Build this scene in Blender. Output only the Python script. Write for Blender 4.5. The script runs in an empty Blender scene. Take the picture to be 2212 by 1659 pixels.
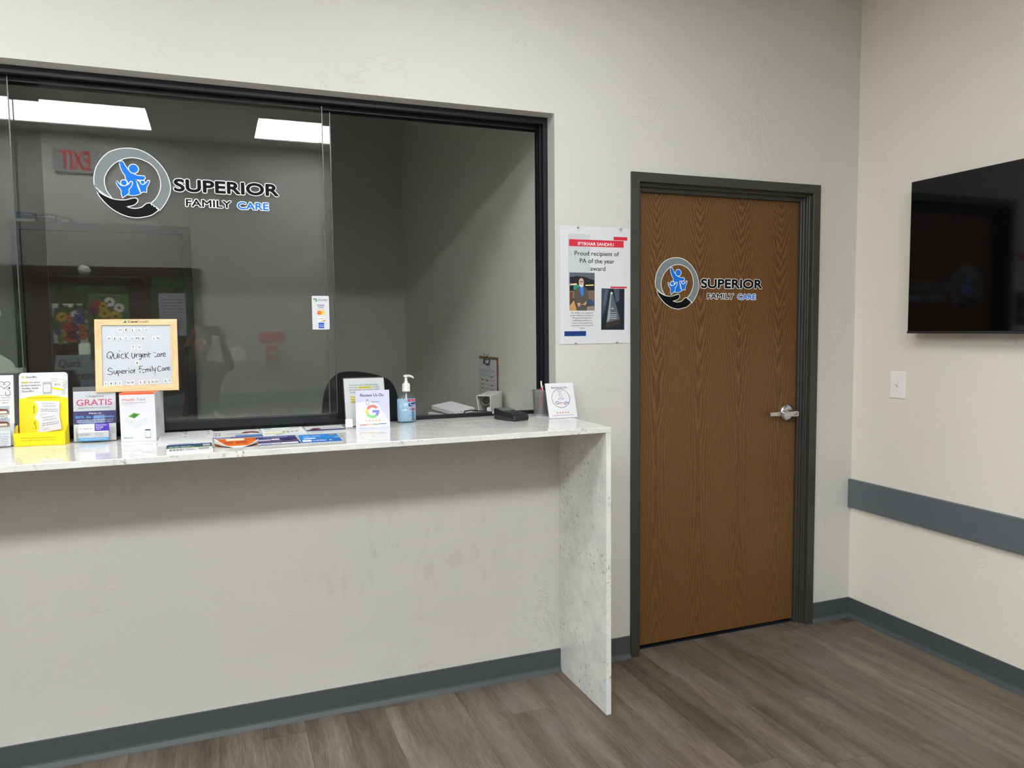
import bpy, bmesh, math, random
from mathutils import Vector, Matrix
from mathutils.geometry import tessellate_polygon
PI = math.pi; R = math.radians
S = bpy.context.scene; C = S.collection
random.seed(4)

# ------------------------------------------------------------------ camera, world, exposure
cd = bpy.data.cameras.new('camera'); cam = bpy.data.objects.new('camera', cd); C.objects.link(cam)
cd.sensor_fit = 'HORIZONTAL'; cd.sensor_width = 36.0; cd.lens = 1647.2/2212*36.0; cd.clip_start = 0.01
right, up, fwd = Vector((.93136481, -.36395017, -.00999347)), Vector((.03603156, .06482364, .99724602)), Vector((.36230005, .92915993, -.07348815))
CAM = Vector((0, -2.9675, 1.5092))
mw = Matrix((right, up, -fwd)).transposed().to_4x4(); mw.translation = CAM
cam.matrix_world = mw; S.camera = cam
S.view_settings.view_transform = 'Standard'; S.view_settings.look = 'None'
S.view_settings.gamma = 1; S.view_settings.exposure = 0.58; S.view_settings.use_curve_mapping = False
S.cycles.transparent_max_bounces = 32; S.cycles.max_bounces = 10; S.cycles.diffuse_bounces = 6; S.cycles.glossy_bounces = 6
LIGHT = 22.0; LIGHT_FRONT = 7.5                      # radiance of the ceiling light diffusers
w = bpy.data.worlds.new('daylight'); S.world = w; w.use_nodes = True
nt = w.node_tree; bg = nt.nodes['Background']; sk = nt.nodes.new('ShaderNodeTexSky')
sk.sky_type = 'NISHITA'; sk.sun_disc = False; sk.sun_elevation = R(50); sk.sun_rotation = R(40)
nt.links.new(sk.outputs[0], bg.inputs[0]); bg.inputs[1].default_value = 1.0

# ------------------------------------------------------------------ materials
def lin(c):
    return tuple(((v/255)/12.92 if v/255 <= .04045 else ((v/255+.055)/1.055)**2.4) for v in c) + (1,)
class N:
    """small node helper"""
    def __init__(s, name):
        s.m = bpy.data.materials.new(name); s.m.use_nodes = True; s.t = s.m.node_tree
        s.b = s.t.nodes['Principled BSDF']; s.out = s.t.nodes['Material Output']
    def n(s, typ, **k):
        x = s.t.nodes.new('ShaderNode'+typ)
        for a, v in k.items(): setattr(x, a, v)
        return x
    def put(s, sock, v):
        if isinstance(v, bpy.types.NodeSocket): s.t.links.new(v, sock)
        else: sock.default_value = v
    def mth(s, op, a, b=0.0, c=0.0):
        x = s.n('Math', operation=op); s.put(x.inputs[0], a); s.put(x.inputs[1], b); s.put(x.inputs[2], c); return x.outputs[0]
    def coord(s, which='Object'): return s.n('TexCoord').outputs[which]
    def mapv(s, v, sc=(1,1,1), loc=(0,0,0), rot=(0,0,0)):
        x = s.n('Mapping'); s.put(x.inputs[0], v); x.inputs[1].default_value = loc; x.inputs[2].default_value = rot; x.inputs[3].default_value = sc; return x.outputs[0]
    def noise(s, v, scale, detail=3, rough=.5, dist=0.0):
        x = s.n('TexNoise'); s.put(x.inputs['Vector'], v); x.inputs['Scale'].default_value = scale; x.inputs['Detail'].default_value = detail
        x.inputs['Roughness'].default_value = rough; x.inputs['Distortion'].default_value = dist; return x.outputs[0]
    def ramp(s, f, stops):
        x = s.n('ValToRGB'); s.put(x.inputs[0], f); e = x.color_ramp.elements
        while len(e) < len(stops): e.new(.5)
        for i, (p, c) in enumerate(stops): e[i].position = p; e[i].color = c if len(c) == 4 else lin(c)
        return x.outputs[0]
    def mix(s, f, a, b, blend='MIX'):
        x = s.n('Mix', data_type='RGBA', blend_type=blend); s.put(x.inputs[0], f); s.put(x.inputs[6], a); s.put(x.inputs[7], b); return x.outputs[2]
    def bump(s, h, strength=.3, dist=.01):
        x = s.n('Bump'); s.put(x.inputs['Height'], h); x.inputs['Strength'].default_value = strength; x.inputs['Distance'].default_value = dist
        s.t.links.new(x.outputs[0], s.b.inputs['Normal'])
    def sep(s, v):
        x = s.n('SeparateXYZ'); s.put(x.inputs[0], v); return x.outputs
    def comb(s, x_, y_, z_):
        x = s.n('CombineXYZ'); s.put(x.inputs[0], x_); s.put(x.inputs[1], y_); s.put(x.inputs[2], z_); return x.outputs[0]
    def set(s, **k):
        for a, v in k.items(): s.put(s.b.inputs[a.replace('_', ' ')], v)
        return s.m
MATS = {}
def pm(name, col, rough=.5, metal=0.0, var=.05, vs=40, bumpy=0, spec=.5):
    """principled material with a faint procedural mottling"""
    if name in MATS: return MATS[name]
    g = N(name); c = lin(col); v = g.coord()
    f = g.noise(v, vs, 2)
    a = tuple(min(1, x*(1-var)) for x in c[:3])+(1,); b = tuple(min(1, x*(1+var)) for x in c[:3])+(1,)
    g.set(Base_Color=g.mix(f, a, b), Roughness=rough, Metallic=metal)
    g.b.inputs['Specular IOR Level'].default_value = spec
    if bumpy: g.bump(f, bumpy, .002)
    MATS[name] = g.m; return g.m
def ink(col):
    return pm('ink_%02x%02x%02x' % tuple(col), col, .5, var=.02, spec=.12)

def glass_mat(name, f0=.045, tint=(1,1,1,1), rough=0.0, haze=0.0, hazecol=(.6,.6,.6,1)):
    g = N(name); geo = g.n('NewGeometry')
    d = g.n('VectorMath', operation='DOT_PRODUCT'); g.t.links.new(geo.outputs['Incoming'], d.inputs[0]); g.t.links.new(geo.outputs['Normal'], d.inputs[1])
    c = g.mth('ABSOLUTE', d.outputs['Value'])
    p = g.mth('POWER', g.mth('SUBTRACT', 1.0, c), 5.0)
    F = g.mth('ADD', g.mth('MULTIPLY', p, 1-f0), f0)
    smudge = g.noise(g.coord(), 3.0, 4)
    tr = g.n('BsdfTransparent'); tr.inputs[0].default_value = tint
    gl = g.n('BsdfGlossy'); g.put(gl.inputs['Roughness'], g.mth('MULTIPLY', smudge, rough))
    mx = g.n('MixShader'); g.put(mx.inputs[0], F); g.t.links.new(tr.outputs[0], mx.inputs[1]); g.t.links.new(gl.outputs[0], mx.inputs[2])
    o = mx.outputs[0]
    if haze:
        df = g.n('BsdfDiffuse'); df.inputs[0].default_value = hazecol
        m2 = g.n('MixShader'); m2.inputs[0].default_value = haze; g.t.links.new(o, m2.inputs[1]); g.t.links.new(df.outputs[0], m2.inputs[2]); o = m2.outputs[0]
    g.t.links.new(o, g.out.inputs[0]); return g.m

def wall_mat(name, col, tex=1.0):
    g = N(name); v = g.coord()
    big = g.noise(v, .9, 3); mid = g.noise(v, 6, 3)
    base = lin(col)
    a = tuple(x*.97 for x in base[:3])+(1,); b = tuple(min(1, x*1.02) for x in base[:3])+(1,)
    # skip trowel: thin ragged ridges that come in patches
    n1 = g.noise(v, 5.0, 5, .55, 1.4)
    ridge = g.mth('ABSOLUTE', g.mth('SUBTRACT', n1, .5))
    ridge = g.mth('SUBTRACT', 1.0, g.mth('MULTIPLY', ridge, 34.0)); ridge = g.mth('MAXIMUM', ridge, 0.0)
    patch = g.n('MapRange'); g.put(patch.inputs[0], g.noise(v, 2.3, 2)); patch.inputs[1].default_value = .50; patch.inputs[2].default_value = .66
    ridge = g.mth('MULTIPLY', ridge, patch.outputs[0])
    terr = g.mth('MULTIPLY', mid, .55)
    fine = g.mth('MULTIPLY', g.noise(v, 170, 2), .10)
    h = g.mth('ADD', g.mth('ADD', g.mth('MULTIPLY', ridge, .18), terr), fine)
    col_ = g.mix(big, a, b)
    g.set(Base_Color=col_, Roughness=.62); g.b.inputs['Specular IOR Level'].default_value = .3
    g.bump(h, .55*tex, .016)
    return g.m

M_WALL = wall_mat('painted_trowel_wall', (206,204,198))
M_WALLR = wall_mat('trowel_wall_brightened', (229,223,213), .8)  # same wall paint, lightened in colour to stand in for missing light
M_WALLB = wall_mat('trowel_wall_dimmed', (166,166,161), .6)  # same wall paint, darkened in colour so its mirrored image looks dimmer
M_OFFICE = wall_mat('office_wall_brightened', (220,220,211), .5)  # office paint lightened: light on the side wall is put into the colour
M_OFFICEB = wall_mat('office_wall_dimmed', (184,187,180), .5)  # same office paint darkened: shade at the back is put into the colour

def floor_mat():
    g = N('vinyl_plank_floor'); v = g.coord(); x, y, z = g.sep(v)[:3]
    pw, pl = .152, 1.22
    xi = g.mth('DIVIDE', g.mth('ADD', x, .031), pw); ix = g.mth('FLOOR', xi); fx = g.mth('SUBTRACT', xi, ix)
    wn = g.n('TexWhiteNoise', noise_dimensions='1D'); g.put(wn.inputs['W'], ix)
    yi = g.mth('ADD', g.mth('DIVIDE', y, pl), g.mth('MULTIPLY', wn.outputs[0], 7.3)); iy = g.mth('FLOOR', yi); fy = g.mth('SUBTRACT', yi, iy)
    wn2 = g.n('TexWhiteNoise', noise_dimensions='2D'); g.put(wn2.inputs['Vector'], g.comb(ix, iy, 0.0))
    rnd = wn2.outputs[0]
    off = g.mth('MULTIPLY', rnd, 37.0)
    gv = g.comb(g.mth('ADD', x, off), g.mth('MULTIPLY', y, .10), off)
    warp = g.noise(g.comb(g.mth('ADD', x, off), g.mth('MULTIPLY', y, .35), off), 9.0, 2)
    gv2 = g.comb(g.mth('ADD', g.mth('ADD', x, off), g.mth('MULTIPLY', warp, .06)), g.mth('MULTIPLY', y, .07), off)
    grain = g.noise(gv2, 150.0, 5, .7); broad = g.noise(gv2, 17.0, 3, .5)
    f = g.mth('ADD', g.mth('MULTIPLY', grain, .5), g.mth('MULTIPLY', broad, .5))
    c = g.ramp(f, [(.28, (64,55,48)), (.44, (98,88,78)), (.56, (120,110,99)), (.74, (143,133,121))])
    tone = g.ramp(rnd, [(0, (208,202,198)), (.5, (233,229,225)), (1, (255,253,250))])
    c = g.mix(1.0, c, tone, 'MULTIPLY')
    # weathered grey blotches
    bl = g.noise(g.comb(g.mth('ADD', x, off), g.mth('MULTIPLY', y, .4), off), 7.0, 3)
    mr = g.n('MapRange'); g.put(mr.inputs[0], bl); mr.inputs[1].default_value = .52; mr.inputs[2].default_value = .75; mr.inputs[4].default_value = .45
    c = g.mix(mr.outputs[0], c, lin((120,117,110)))
    # knots
    vo = g.n('TexVoronoi', feature='F1'); g.put(vo.inputs['Vector'], g.comb(g.mth('ADD', x, off), g.mth('MULTIPLY', y, .55), 0.0)); vo.inputs['Scale'].default_value = 2.6
    kd = vo.outputs['Distance']; kn = g.n('MapRange'); g.put(kn.inputs[0], kd); kn.inputs[1].default_value = .075; kn.inputs[2].default_value = .02
    c = g.mix(g.mth('MULTIPLY', kn.outputs[0], .75), c, lin((52,42,34)))
    # seams
    e = g.mth('MULTIPLY', g.mth('MINIMUM', fx, g.mth('SUBTRACT', 1.0, fx)), pw)
    e2 = g.mth('MULTIPLY', g.mth('MINIMUM', fy, g.mth('SUBTRACT', 1.0, fy)), pl)
    seam = g.mth('LESS_THAN', g.mth('MINIMUM', e, e2), .0012)
    c = g.mix(g.mth('MULTIPLY', seam, .45), c, lin((40,33,28)))
    g.set(Base_Color=c, Roughness=g.mth('ADD', .36, g.mth('MULTIPLY', grain, .18)))
    g.bump(g.mth('SUBTRACT', grain, seam), .18, .002); return g.m
M_FLOOR = floor_mat()

def oak_mat():
    g = N('oak_veneer'); v = g.coord(); x, y, z = g.sep(v)[:3]
    lw = .232
    wob = g.mth('MULTIPLY', g.mth('SUBTRACT', g.noise(g.comb(g.mth('MULTIPLY', x, 3.0), 0.0, g.mth('MULTIPLY', z, 1.1)), 1.6, 2), .5), .035)
    ui = g.mth('DIVIDE', g.mth('ADD', g.mth('ADD', x, wob), .007), lw); i = g.mth('FLOOR', ui)
    u = g.mth('MULTIPLY', g.mth('SUBTRACT', g.mth('SUBTRACT', ui, i), .5), lw)
    fine = g.noise(g.comb(g.mth('MULTIPLY', x, 1.0), 0.0, g.mth('MULTIPLY', z, .16)), 46.0, 3, .6)
    zz = g.mth('SUBTRACT', z, .83)
    zneg = g.mth('MULTIPLY', g.mth('LESS_THAN', zz, 0.0), .45)
    zz2 = g.mth('MULTIPLY', g.mth('MULTIPLY', zz, zz), g.mth('SUBTRACT', 9.0, g.mth('MULTIPLY', zneg, 7.0)))
    side = g.mth('MULTIPLY', g.mth('POWER', g.mth('ABSOLUTE', u), 1.45), 210.0)
    drift = g.noise(g.comb(g.mth('MULTIPLY', x, 9.0), 0.0, g.mth('MULTIPLY', z, 2.2)), 1.5, 3, .6)
    f = g.mth('ADD', g.mth('ADD', g.mth('SUBTRACT', zz2, side), g.mth('MULTIPLY', fine, 1.5)), g.mth('MULTIPLY', drift, 2.6))
    fr = g.mth('FRACT', f)
    line = g.ramp(fr, [(0, (30,30,30)), (.30, (190,190,190)), (.65, (255,255,255)), (1, (40,40,40))])
    pores = g.ramp(g.noise(g.comb(x, 0.0, g.mth('MULTIPLY', z, .035)), 380.0, 3, .8), [(.40, (0,0,0)), (.62, (255,255,255))])
    edge = g.n('MapRange'); g.put(edge.inputs[0], g.mth('ABSOLUTE', u)); edge.inputs[1].default_value = .045; edge.inputs[2].default_value = .095; edge.inputs[3].default_value = .9; edge.inputs[4].default_value = .42
    calm = g.n('MapRange'); g.put(calm.inputs[0], z); calm.inputs[1].default_value = .8; calm.inputs[2].default_value = 1.5; calm.inputs[3].default_value = .55; calm.inputs[4].default_value = 1.0
    line = g.mix(g.mth('MULTIPLY', edge.outputs[0], calm.outputs[0]), (.62,.62,.62,1), line)
    c = g.mix(line, lin((60,38,17)), lin((140,100,56)))
    c = g.mix(g.mth('MULTIPLY', pores, .5), c, lin((80,52,24)))
    bl = g.noise(g.comb(g.mth('MULTIPLY', x, 2.0), 0.0, z), 1.7, 2)
    c = g.mix(g.mth('MULTIPLY', bl, .35), c, lin((100,66,34)))
    g.set(Base_Color=c, Roughness=.42); g.b.inputs['Specular IOR Level'].default_value = .35
    g.bump(g.mth('ADD', pores, fr), .05, .001); return g.m
M_OAK = oak_mat()

M_OAKD = pm('dark_brown_wood', (78,62,48), .5, vs=6)
def quartz_mat():
    g = N('white_quartz'); v = g.coord()
    dv = g.mapv(v, (1, 1, 1), (0, 0, 0), (.3, .5, .6))
    n1 = g.noise(dv, 46, 4, .6, .9); pat = g.noise(v, 5.5, 2)
    vein = g.mth('SUBTRACT', 1.0, g.mth('MULTIPLY', g.mth('ABSOLUTE', g.mth('SUBTRACT', n1, .53)), 26.0)); vein = g.mth('MAXIMUM', vein, 0.0)
    mr = g.n('MapRange'); g.put(mr.inputs[0], pat); mr.inputs[1].default_value = .44; mr.inputs[2].default_value = .70
    vein = g.mth('MULTIPLY', vein, mr.outputs[0])
    cloud = g.noise(v, 11, 5, .6)
    base = g.ramp(cloud, [(.3, (208,208,206)), (.6, (226,225,222)), (.8, (234,233,230))])
    fl = g.noise(g.mapv(v, (1, 1, 1), (3, 1, 2), (.9, .35, .5)), 62, 3, .65, .5)
    fm = g.n('MapRange'); g.put(fm.inputs[0], fl); fm.inputs[1].default_value = .575; fm.inputs[2].default_value = .66
    pm_ = g.n('MapRange'); g.put(pm_.inputs[0], g.noise(v, 7.5, 3, .6)); pm_.inputs[1].default_value = .43; pm_.inputs[2].default_value = .63
    fleck = g.mth('MULTIPLY', fm.outputs[0], pm_.outputs[0])
    c = g.mix(g.mth('MULTIPLY', vein, .22), base, lin((120,120,118)))
    c = g.mix(g.mth('MULTIPLY', fleck, .75), c, lin((100,101,99)))
    g.set(Base_Color=c, Roughness=.07); return g.m
M_QUARTZ = quartz_mat()

def light_wood(name, vertical):
    g = N(name); v = g.coord()
    mv = g.mapv(v, (1, 1, .06) if vertical else (.06, 1, 1))
    n_ = g.noise(mv, 210, 3, .6); b = g.noise(mv, 40, 2)
    f = g.mth('ADD', g.mth('MULTIPLY', n_, .5), g.mth('MULTIPLY', b, .5))
    g.set(Base_Color=g.ramp(f, [(.35, (204,170,122)), (.55, (226,196,150)), (.7, (236,210,168))]), Roughness=.5); return g.m
M_PINEV = light_wood('pale_wood_vertical', True); M_PINEH = light_wood('pale_wood_horizontal', False)

def ceiling_mat():
    g = N('acoustic_ceiling_tile'); v = g.coord(); x, y, z = g.sep(v)[:3]
    fx = g.mth('FRACT', g.mth('DIVIDE', g.mth('ADD', x, .39), .61)); fy = g.mth('FRACT', g.mth('DIVIDE', g.mth('ADD', y, 3.53), .61))
    gr = g.mth('MAXIMUM', g.mth('LESS_THAN', fx, .035), g.mth('LESS_THAN', fy, .035))
    sp = g.noise(v, 120, 2)
    c = g.ramp(sp, [(.35, (196,196,192)), (.5, (218,218,214))])
    g.set(Base_Color=g.mix(gr, c, lin((228,228,226))), Roughness=.9); g.bump(g.mth('ADD', gr, g.mth('MULTIPLY', sp, .3)), .4, .004); return g.m
M_CEIL = ceiling_mat()

M_BRONZE = pm('black_anodised_frame', (28,31,35), .38, .3)
M_GROOVE = pm('black_track_groove', (20,22,26), .5, .2)
M_DOORFR = pm('dark_bronze_paint', (56,54,50), .42, vs=300, bumpy=.15)
M_BASE = pm('grey_rubber_base', (72,77,79), .48, vs=30)
M_RAIL = pm('grey_wall_rail', (96,101,106), .5, vs=12)
M_CHROME = pm('satin_chrome', (205,204,202), .22, 1.0, vs=90)
M_TVB = pm('tv_black_plastic', (20,21,23), .35)
M_TVS = pm('tv_screen_glass', (4,5,7), .07, spec=.35)
M_PLATE = pm('white_switch_plate', (240,239,236), .35)
M_WHITEP = pm('white_plastic', (218,217,214), .35)
M_PAPER = pm('white_paper', (212,212,212), .6, var=.015)
M_CARD = pm('white_card', (212,212,217), .4, var=.015)
M_BLACKP = pm('black_plastic', (30,31,33), .35)
M_BLACKF = pm('black_mesh_fabric', (22,22,24), .85, vs=400, bumpy=.4)
M_STORE = pm('brown_storefront_metal', (40,32,27), .5, .1)
M_GLASS = glass_mat('window_glass', .031, (.985,.99,.988,1))
M_GLASSE = pm('polished_glass_edge', (74,80,78), .2)
M_ACRYL = glass_mat('clear_acrylic', .04, (.97,.975,.98,1), 0, .03)
M_STGLASS = glass_mat('storefront_glass', .05, (.75,.80,.78,1))
M_STEEL = pm('steel', (170,170,172), .3, 1.0)

# ------------------------------------------------------------------ mesh builder
class B:
    def __init__(s, M=None): s.bm = bmesh.new(); s.mats = []; s.M = M or Matrix()
    def mi(s, m):
        if m not in s.mats: s.mats.append(m)
        return s.mats.index(m)
    def face(s, pts, m, smooth=False):
        vs = [s.bm.verts.new(s.M @ Vector(p)) for p in pts]
        try: f = s.bm.faces.new(vs)
        except ValueError: return
        f.material_index = s.mi(m); f.smooth = smooth; return f
    def box(s, x0, x1, y0, y1, z0, z1, m, bev=0):
        P = [(x0,y0,z0),(x1,y0,z0),(x1,y1,z0),(x0,y1,z0),(x0,y0,z1),(x1,y0,z1),(x1,y1,z1),(x0,y1,z1)]
        vs = [s.bm.verts.new(s.M @ Vector(p)) for p in P]; k = s.mi(m); fs = []
        for q in ((3,2,1,0),(4,5,6,7),(0,1,5,4),(1,2,6,5),(2,3,7,6),(3,0,4,7)):
            f = s.bm.faces.new([vs[i] for i in q]); f.material_index = k; fs.append(f)
        if bev:
            ed = list({e for f in fs for e in f.edges})
            r = bmesh.ops.bevel(s.bm, geom=ed, offset=bev, segments=2, affect='EDGES', profile=.6)
            for f in r['faces']: f.material_index = k
        return s
    def prism(s, poly, axis, a, b, m, smooth=False):
        """extrude a 2D outline along an axis (x: poly=(y,z), y: poly=(x,z), z: poly=(x,y))"""
        mk = {'x': lambda p, t: (t, p[0], p[1]), 'y': lambda p, t: (p[0], t, p[1]), 'z': lambda p, t: (p[0], p[1], t)}[axis]
        k = s.mi(m); A = [s.bm.verts.new(s.M @ Vector(mk(p, a))) for p in poly]; Bv = [s.bm.verts.new(s.M @ Vector(mk(p, b))) for p in poly]
        n = len(poly)
        for i in range(n):
            f = s.bm.faces.new((A[i], A[(i+1) % n], Bv[(i+1) % n], Bv[i])); f.material_index = k; f.smooth = smooth
        tris = tessellate_polygon([[Vector((p[0], p[1], 0)) for p in poly]])
        for t in tris:
            for L in (A, Bv):
                try: f = s.bm.faces.new([L[i] for i in t]); f.material_index = k
                except ValueError: pass
        return s
    def lathe(s, prof, m, o=(0,0,0), seg=24, sx=1, sy=1, axis='z', smooth=True):
        mk = {'z': lambda r, h, c, d: (o[0]+r*c*sx, o[1]+r*d*sy, o[2]+h), 'y': lambda r, h, c, d: (o[0]+r*c*sx, o[1]+h, o[2]+r*d*sy), 'x': lambda r, h, c, d: (o[0]+h, o[1]+r*c*sx, o[2]+r*d*sy)}[axis]
        k = s.mi(m); rings = []
        for r, h in prof:
            if r < 1e-6: rings.append([s.bm.verts.new(s.M @ Vector(mk(0, h, 0, 0)))])
            else: rings.append([s.bm.verts.new(s.M @ Vector(mk(r, h, math.cos(2*PI*i/seg), math.sin(2*PI*i/seg)))) for i in range(seg)])
        for A, Bv in zip(rings, rings[1:]):
            for i in range(seg):
                j = (i+1) % seg
                q = ([A[0]] if len(A) == 1 else [A[i], A[j]]) + ([Bv[0]] if len(Bv) == 1 else [Bv[j], Bv[i]])
                if len(q) < 3: continue
                try: f = s.bm.faces.new(q); f.material_index = k; f.smooth = smooth
                except ValueError: pass
        return s
    def tube(s, pts, r, m, seg=10, cap=True):
        pts = [Vector(p) for p in pts]; k = s.mi(m); rings = []; n = len(pts)
        rs = r if isinstance(r, (list, tuple)) else [r]*n
        ref = None
        for i, p in enumerate(pts):
            t = (pts[min(i+1, n-1)]-pts[max(i-1, 0)]).normalized()
            if ref is None: ref = t.orthogonal().normalized()
            ref = (ref - t*ref.dot(t)).normalized(); bi = t.cross(ref)
            rings.append([s.bm.verts.new(s.M @ (p+rs[i]*(math.cos(2*PI*j/seg)*ref+math.sin(2*PI*j/seg)*bi))) for j in range(seg)])
        for A, Bv in zip(rings, rings[1:]):
            for j in range(seg):
                f = s.bm.faces.new((A[j], A[(j+1) % seg], Bv[(j+1) % seg], Bv[j])); f.material_index = k; f.smooth = True
        if cap:
            for A in (rings[0][::-1], rings[-1]):
                f = s.bm.faces.new(A); f.material_index = k
        return s
    # --- flat printing: F maps (u, v, layer height) to 3D
    def poly(s, pts, m, F, l):
        k = s.mi(m); vs = [s.bm.verts.new(s.M @ Vector(F(p[0], p[1], l))) for p in pts]
        for t in tessellate_polygon([[Vector((p[0], p[1], 0)) for p in pts]]):
            try: f = s.bm.faces.new([vs[i] for i in t]); f.material_index = k
            except ValueError: pass
        return s
    def rect(s, u0, u1, v0, v1, col, F, l=.0003): return s.poly([(u0,v0),(u1,v0),(u1,v1),(u0,v1)], col if not isinstance(col, tuple) else ink(col), F, l)
    def rrect(s, u0, u1, v0, v1, r, col, F, l=.0003):
        p = []
        for cx, cy, a in ((u1-r, v1-r, 0), (u0+r, v1-r, 90), (u0+r, v0+r, 180), (u1-r, v0+r, 270)):
            p += [(cx+r*math.cos(R(a+t)), cy+r*math.sin(R(a+t))) for t in (0, 30, 60, 90)]
        return s.poly(p, col if not isinstance(col, tuple) else ink(col), F, l)
    def disc(s, u, v, r, col, F, l=.0003, n=20, ry=None):
        return s.poly([(u+r*math.cos(2*PI*i/n), v+(ry or r)*math.sin(2*PI*i/n)) for i in range(n)], col if not isinstance(col, tuple) else ink(col), F, l)
    def arc(s, u, v, r0, r1, a0, a1, col, F, l=.0003, n=24):
        p = [(u+r1*math.cos(R(a0+(a1-a0)*i/n)), v+r1*math.sin(R(a0+(a1-a0)*i/n))) for i in range(n+1)]
        p += [(u+r0*math.cos(R(a1+(a0-a1)*i/n)), v+r0*math.sin(R(a1+(a0-a1)*i/n))) for i in range(n+1)]
        return s.poly(p, ink(col), F, l)
    def star(s, u, v, r, col, F, l=.0003):
        return s.poly([(u+(r if i % 2 == 0 else r*.42)*math.sin(PI*i/5), v+(r if i % 2 == 0 else r*.42)*math.cos(PI*i/5)) for i in range(10)], ink(col), F, l)
    def stroke(s, pts, wd, col, F, l=.0003):
        k = s.mi(ink(col) if isinstance(col, tuple) else col); pts = [Vector((p[0], p[1])) for p in pts]; h = wd/2; n = len(pts); L = []; Rr = []
        for i, p in enumerate(pts):
            a = (pts[i]-pts[i-1]).normalized() if i else None; b = (pts[i+1]-pts[i]).normalized() if i < n-1 else None
            if a is None: a = b
            if b is None: b = a
            t = (a+b); t = t.normalized() if t.length > 1e-6 else a
            nn = Vector((-t.y, t.x)); sc = min(1.8, 1/max(.3, nn.dot(Vector((-a.y, a.x)))))
            L.append(p+nn*h*sc); Rr.append(p-nn*h*sc)
        V = lambda q: s.bm.verts.new(s.M @ Vector(F(q.x, q.y, l)))
        L = [V(q) for q in L]; Rr = [V(q) for q in Rr]
        for i in range(n-1):
            try: f = s.bm.faces.new((L[i], L[i+1], Rr[i+1], Rr[i])); f.material_index = k
            except ValueError: pass
        for e in (pts[0], pts[-1]): s.disc(e.x, e.y, h, col, F, l, 8)
        return s
    def outline(s, t, u0, u1, v, cap, g, col, F, l, bold=0.0, res=4):
        for i in range(12): a = 2*PI*i/12; s.text(t, u0+g*math.cos(a), u1+g*math.cos(a), v+g*math.sin(a), cap, col, F, l+i*2e-6, bold=bold, res=res)
        return s
    def text(s, t, u0, u1, v, cap, col, F, l=.0004, bold=0.0, res=2, mirror=False, shear=0.0):
        """writing fitted between u0 and u1, baseline v, capital height cap; bold = outline growth relative to cap height"""
        if bold >= .008:
            d = bold*cap*.55
            for i, (dx, dy) in enumerate(((-d,0),(d,0),(0,d*.6),(0,-d*.6))): s.text(t, u0+d+dx, u1-d+dx, v+dy, cap, col, F, l+i*3e-6, 0.0, res, mirror, shear)
            return s
        verts, faces, w_, x0 = glyphs(t, 0.0, res, shear)
        k = s.mi(ink(col) if isinstance(col, tuple) else col); sx = (u1-u0)/max(w_, 1e-6); sy = cap/CAPH
        vs = []
        for x, y in verts:
            q = (x-x0)*sx
            vs.append(s.bm.verts.new(s.M @ Vector(F((u1-q) if mirror else (u0+q), v+y*sy, l))))
        for f_ in faces:
            try: f = s.bm.faces.new([vs[i] for i in f_]); f.material_index = k
            except ValueError: pass
        return s
    def lines(s, u0, u1, v, n, dv, h, col, F, l=.0004, seed=1):
        """unreadably small lines of print, as rows of word-length dashes"""
        rr = random.Random(seed)
        for i in range(n):
            u = u0
            while u < u1-h:
                wd = min(rr.uniform(2, 6)*h, u1-u)
                s.rect(u, u+wd, v-i*dv, v-i*dv+h, col, F, l); u += wd+h*.8
        return s
    def obj(s, name, parent=None, loc=(0,0,0), rot=(0,0,0), bevel=0, smooth=0, weld=True):
        if weld: bmesh.ops.remove_doubles(s.bm, verts=s.bm.verts, dist=1e-6)
        bmesh.ops.recalc_face_normals(s.bm, faces=s.bm.faces)
        me = bpy.data.meshes.new(name); s.bm.to_mesh(me); s.bm.free()
        for m in s.mats: me.materials.append(m)
        o = bpy.data.objects.new(name, me); C.objects.link(o); o.location = loc; o.rotation_euler = rot
        if parent: o.parent = parent
        if bevel:
            b = o.modifiers.new('bevel', 'BEVEL'); b.width = bevel; b.segments = 2; b.limit_method = 'ANGLE'; b.angle_limit = R(50)
        if smooth:
            b = o.modifiers.new('subdivision', 'SUBSURF'); b.levels = smooth; b.render_levels = smooth
            for p in me.polygons: p.use_smooth = True
        return o
_G = {}
def glyphs(t, bold, res, shear):
    key = (t, bold, res, shear)
    if key in _G: return _G[key]
    cu = bpy.data.curves.new('writing', 'FONT'); cu.body = t; cu.size = 1; cu.resolution_u = res; cu.offset = bold; cu.shear = shear; cu.fill_mode = 'FRONT'
    ob = bpy.data.objects.new('writing', cu); C.objects.link(ob)
    dg = bpy.context.evaluated_depsgraph_get(); dg.update()
    me = bpy.data.meshes.new_from_object(ob.evaluated_get(dg))
    vs = [(v.co.x, v.co.y) for v in me.vertices]; fs = [tuple(p.vertices) for p in me.polygons]
    bpy.data.objects.remove(ob); bpy.data.meshes.remove(me); bpy.data.curves.remove(cu)
    xs = [v[0] for v in vs] or [0, 1]
    _G[key] = (vs, fs, max(xs)-min(xs), min(xs)); return _G[key]
CAPH = 1.0
CAPH = max(v[1] for v in glyphs('H', 0.0, 2, 0.0)[0])
FRONT = lambda u, v, l: (u, -l, v)          # an upright sheet facing the room
TOP = lambda u, v, l: (u, v, l)             # a sheet lying flat
def fit(t, u, v, cap, align='l', xs=1.0, bold=0.0):
    wd = glyphs(t, bold, 2, 0.0)[2]*cap/CAPH*xs
    return {'l': (u, u+wd), 'c': (u-wd/2, u+wd/2), 'r': (u-wd, u)}[align]

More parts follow.
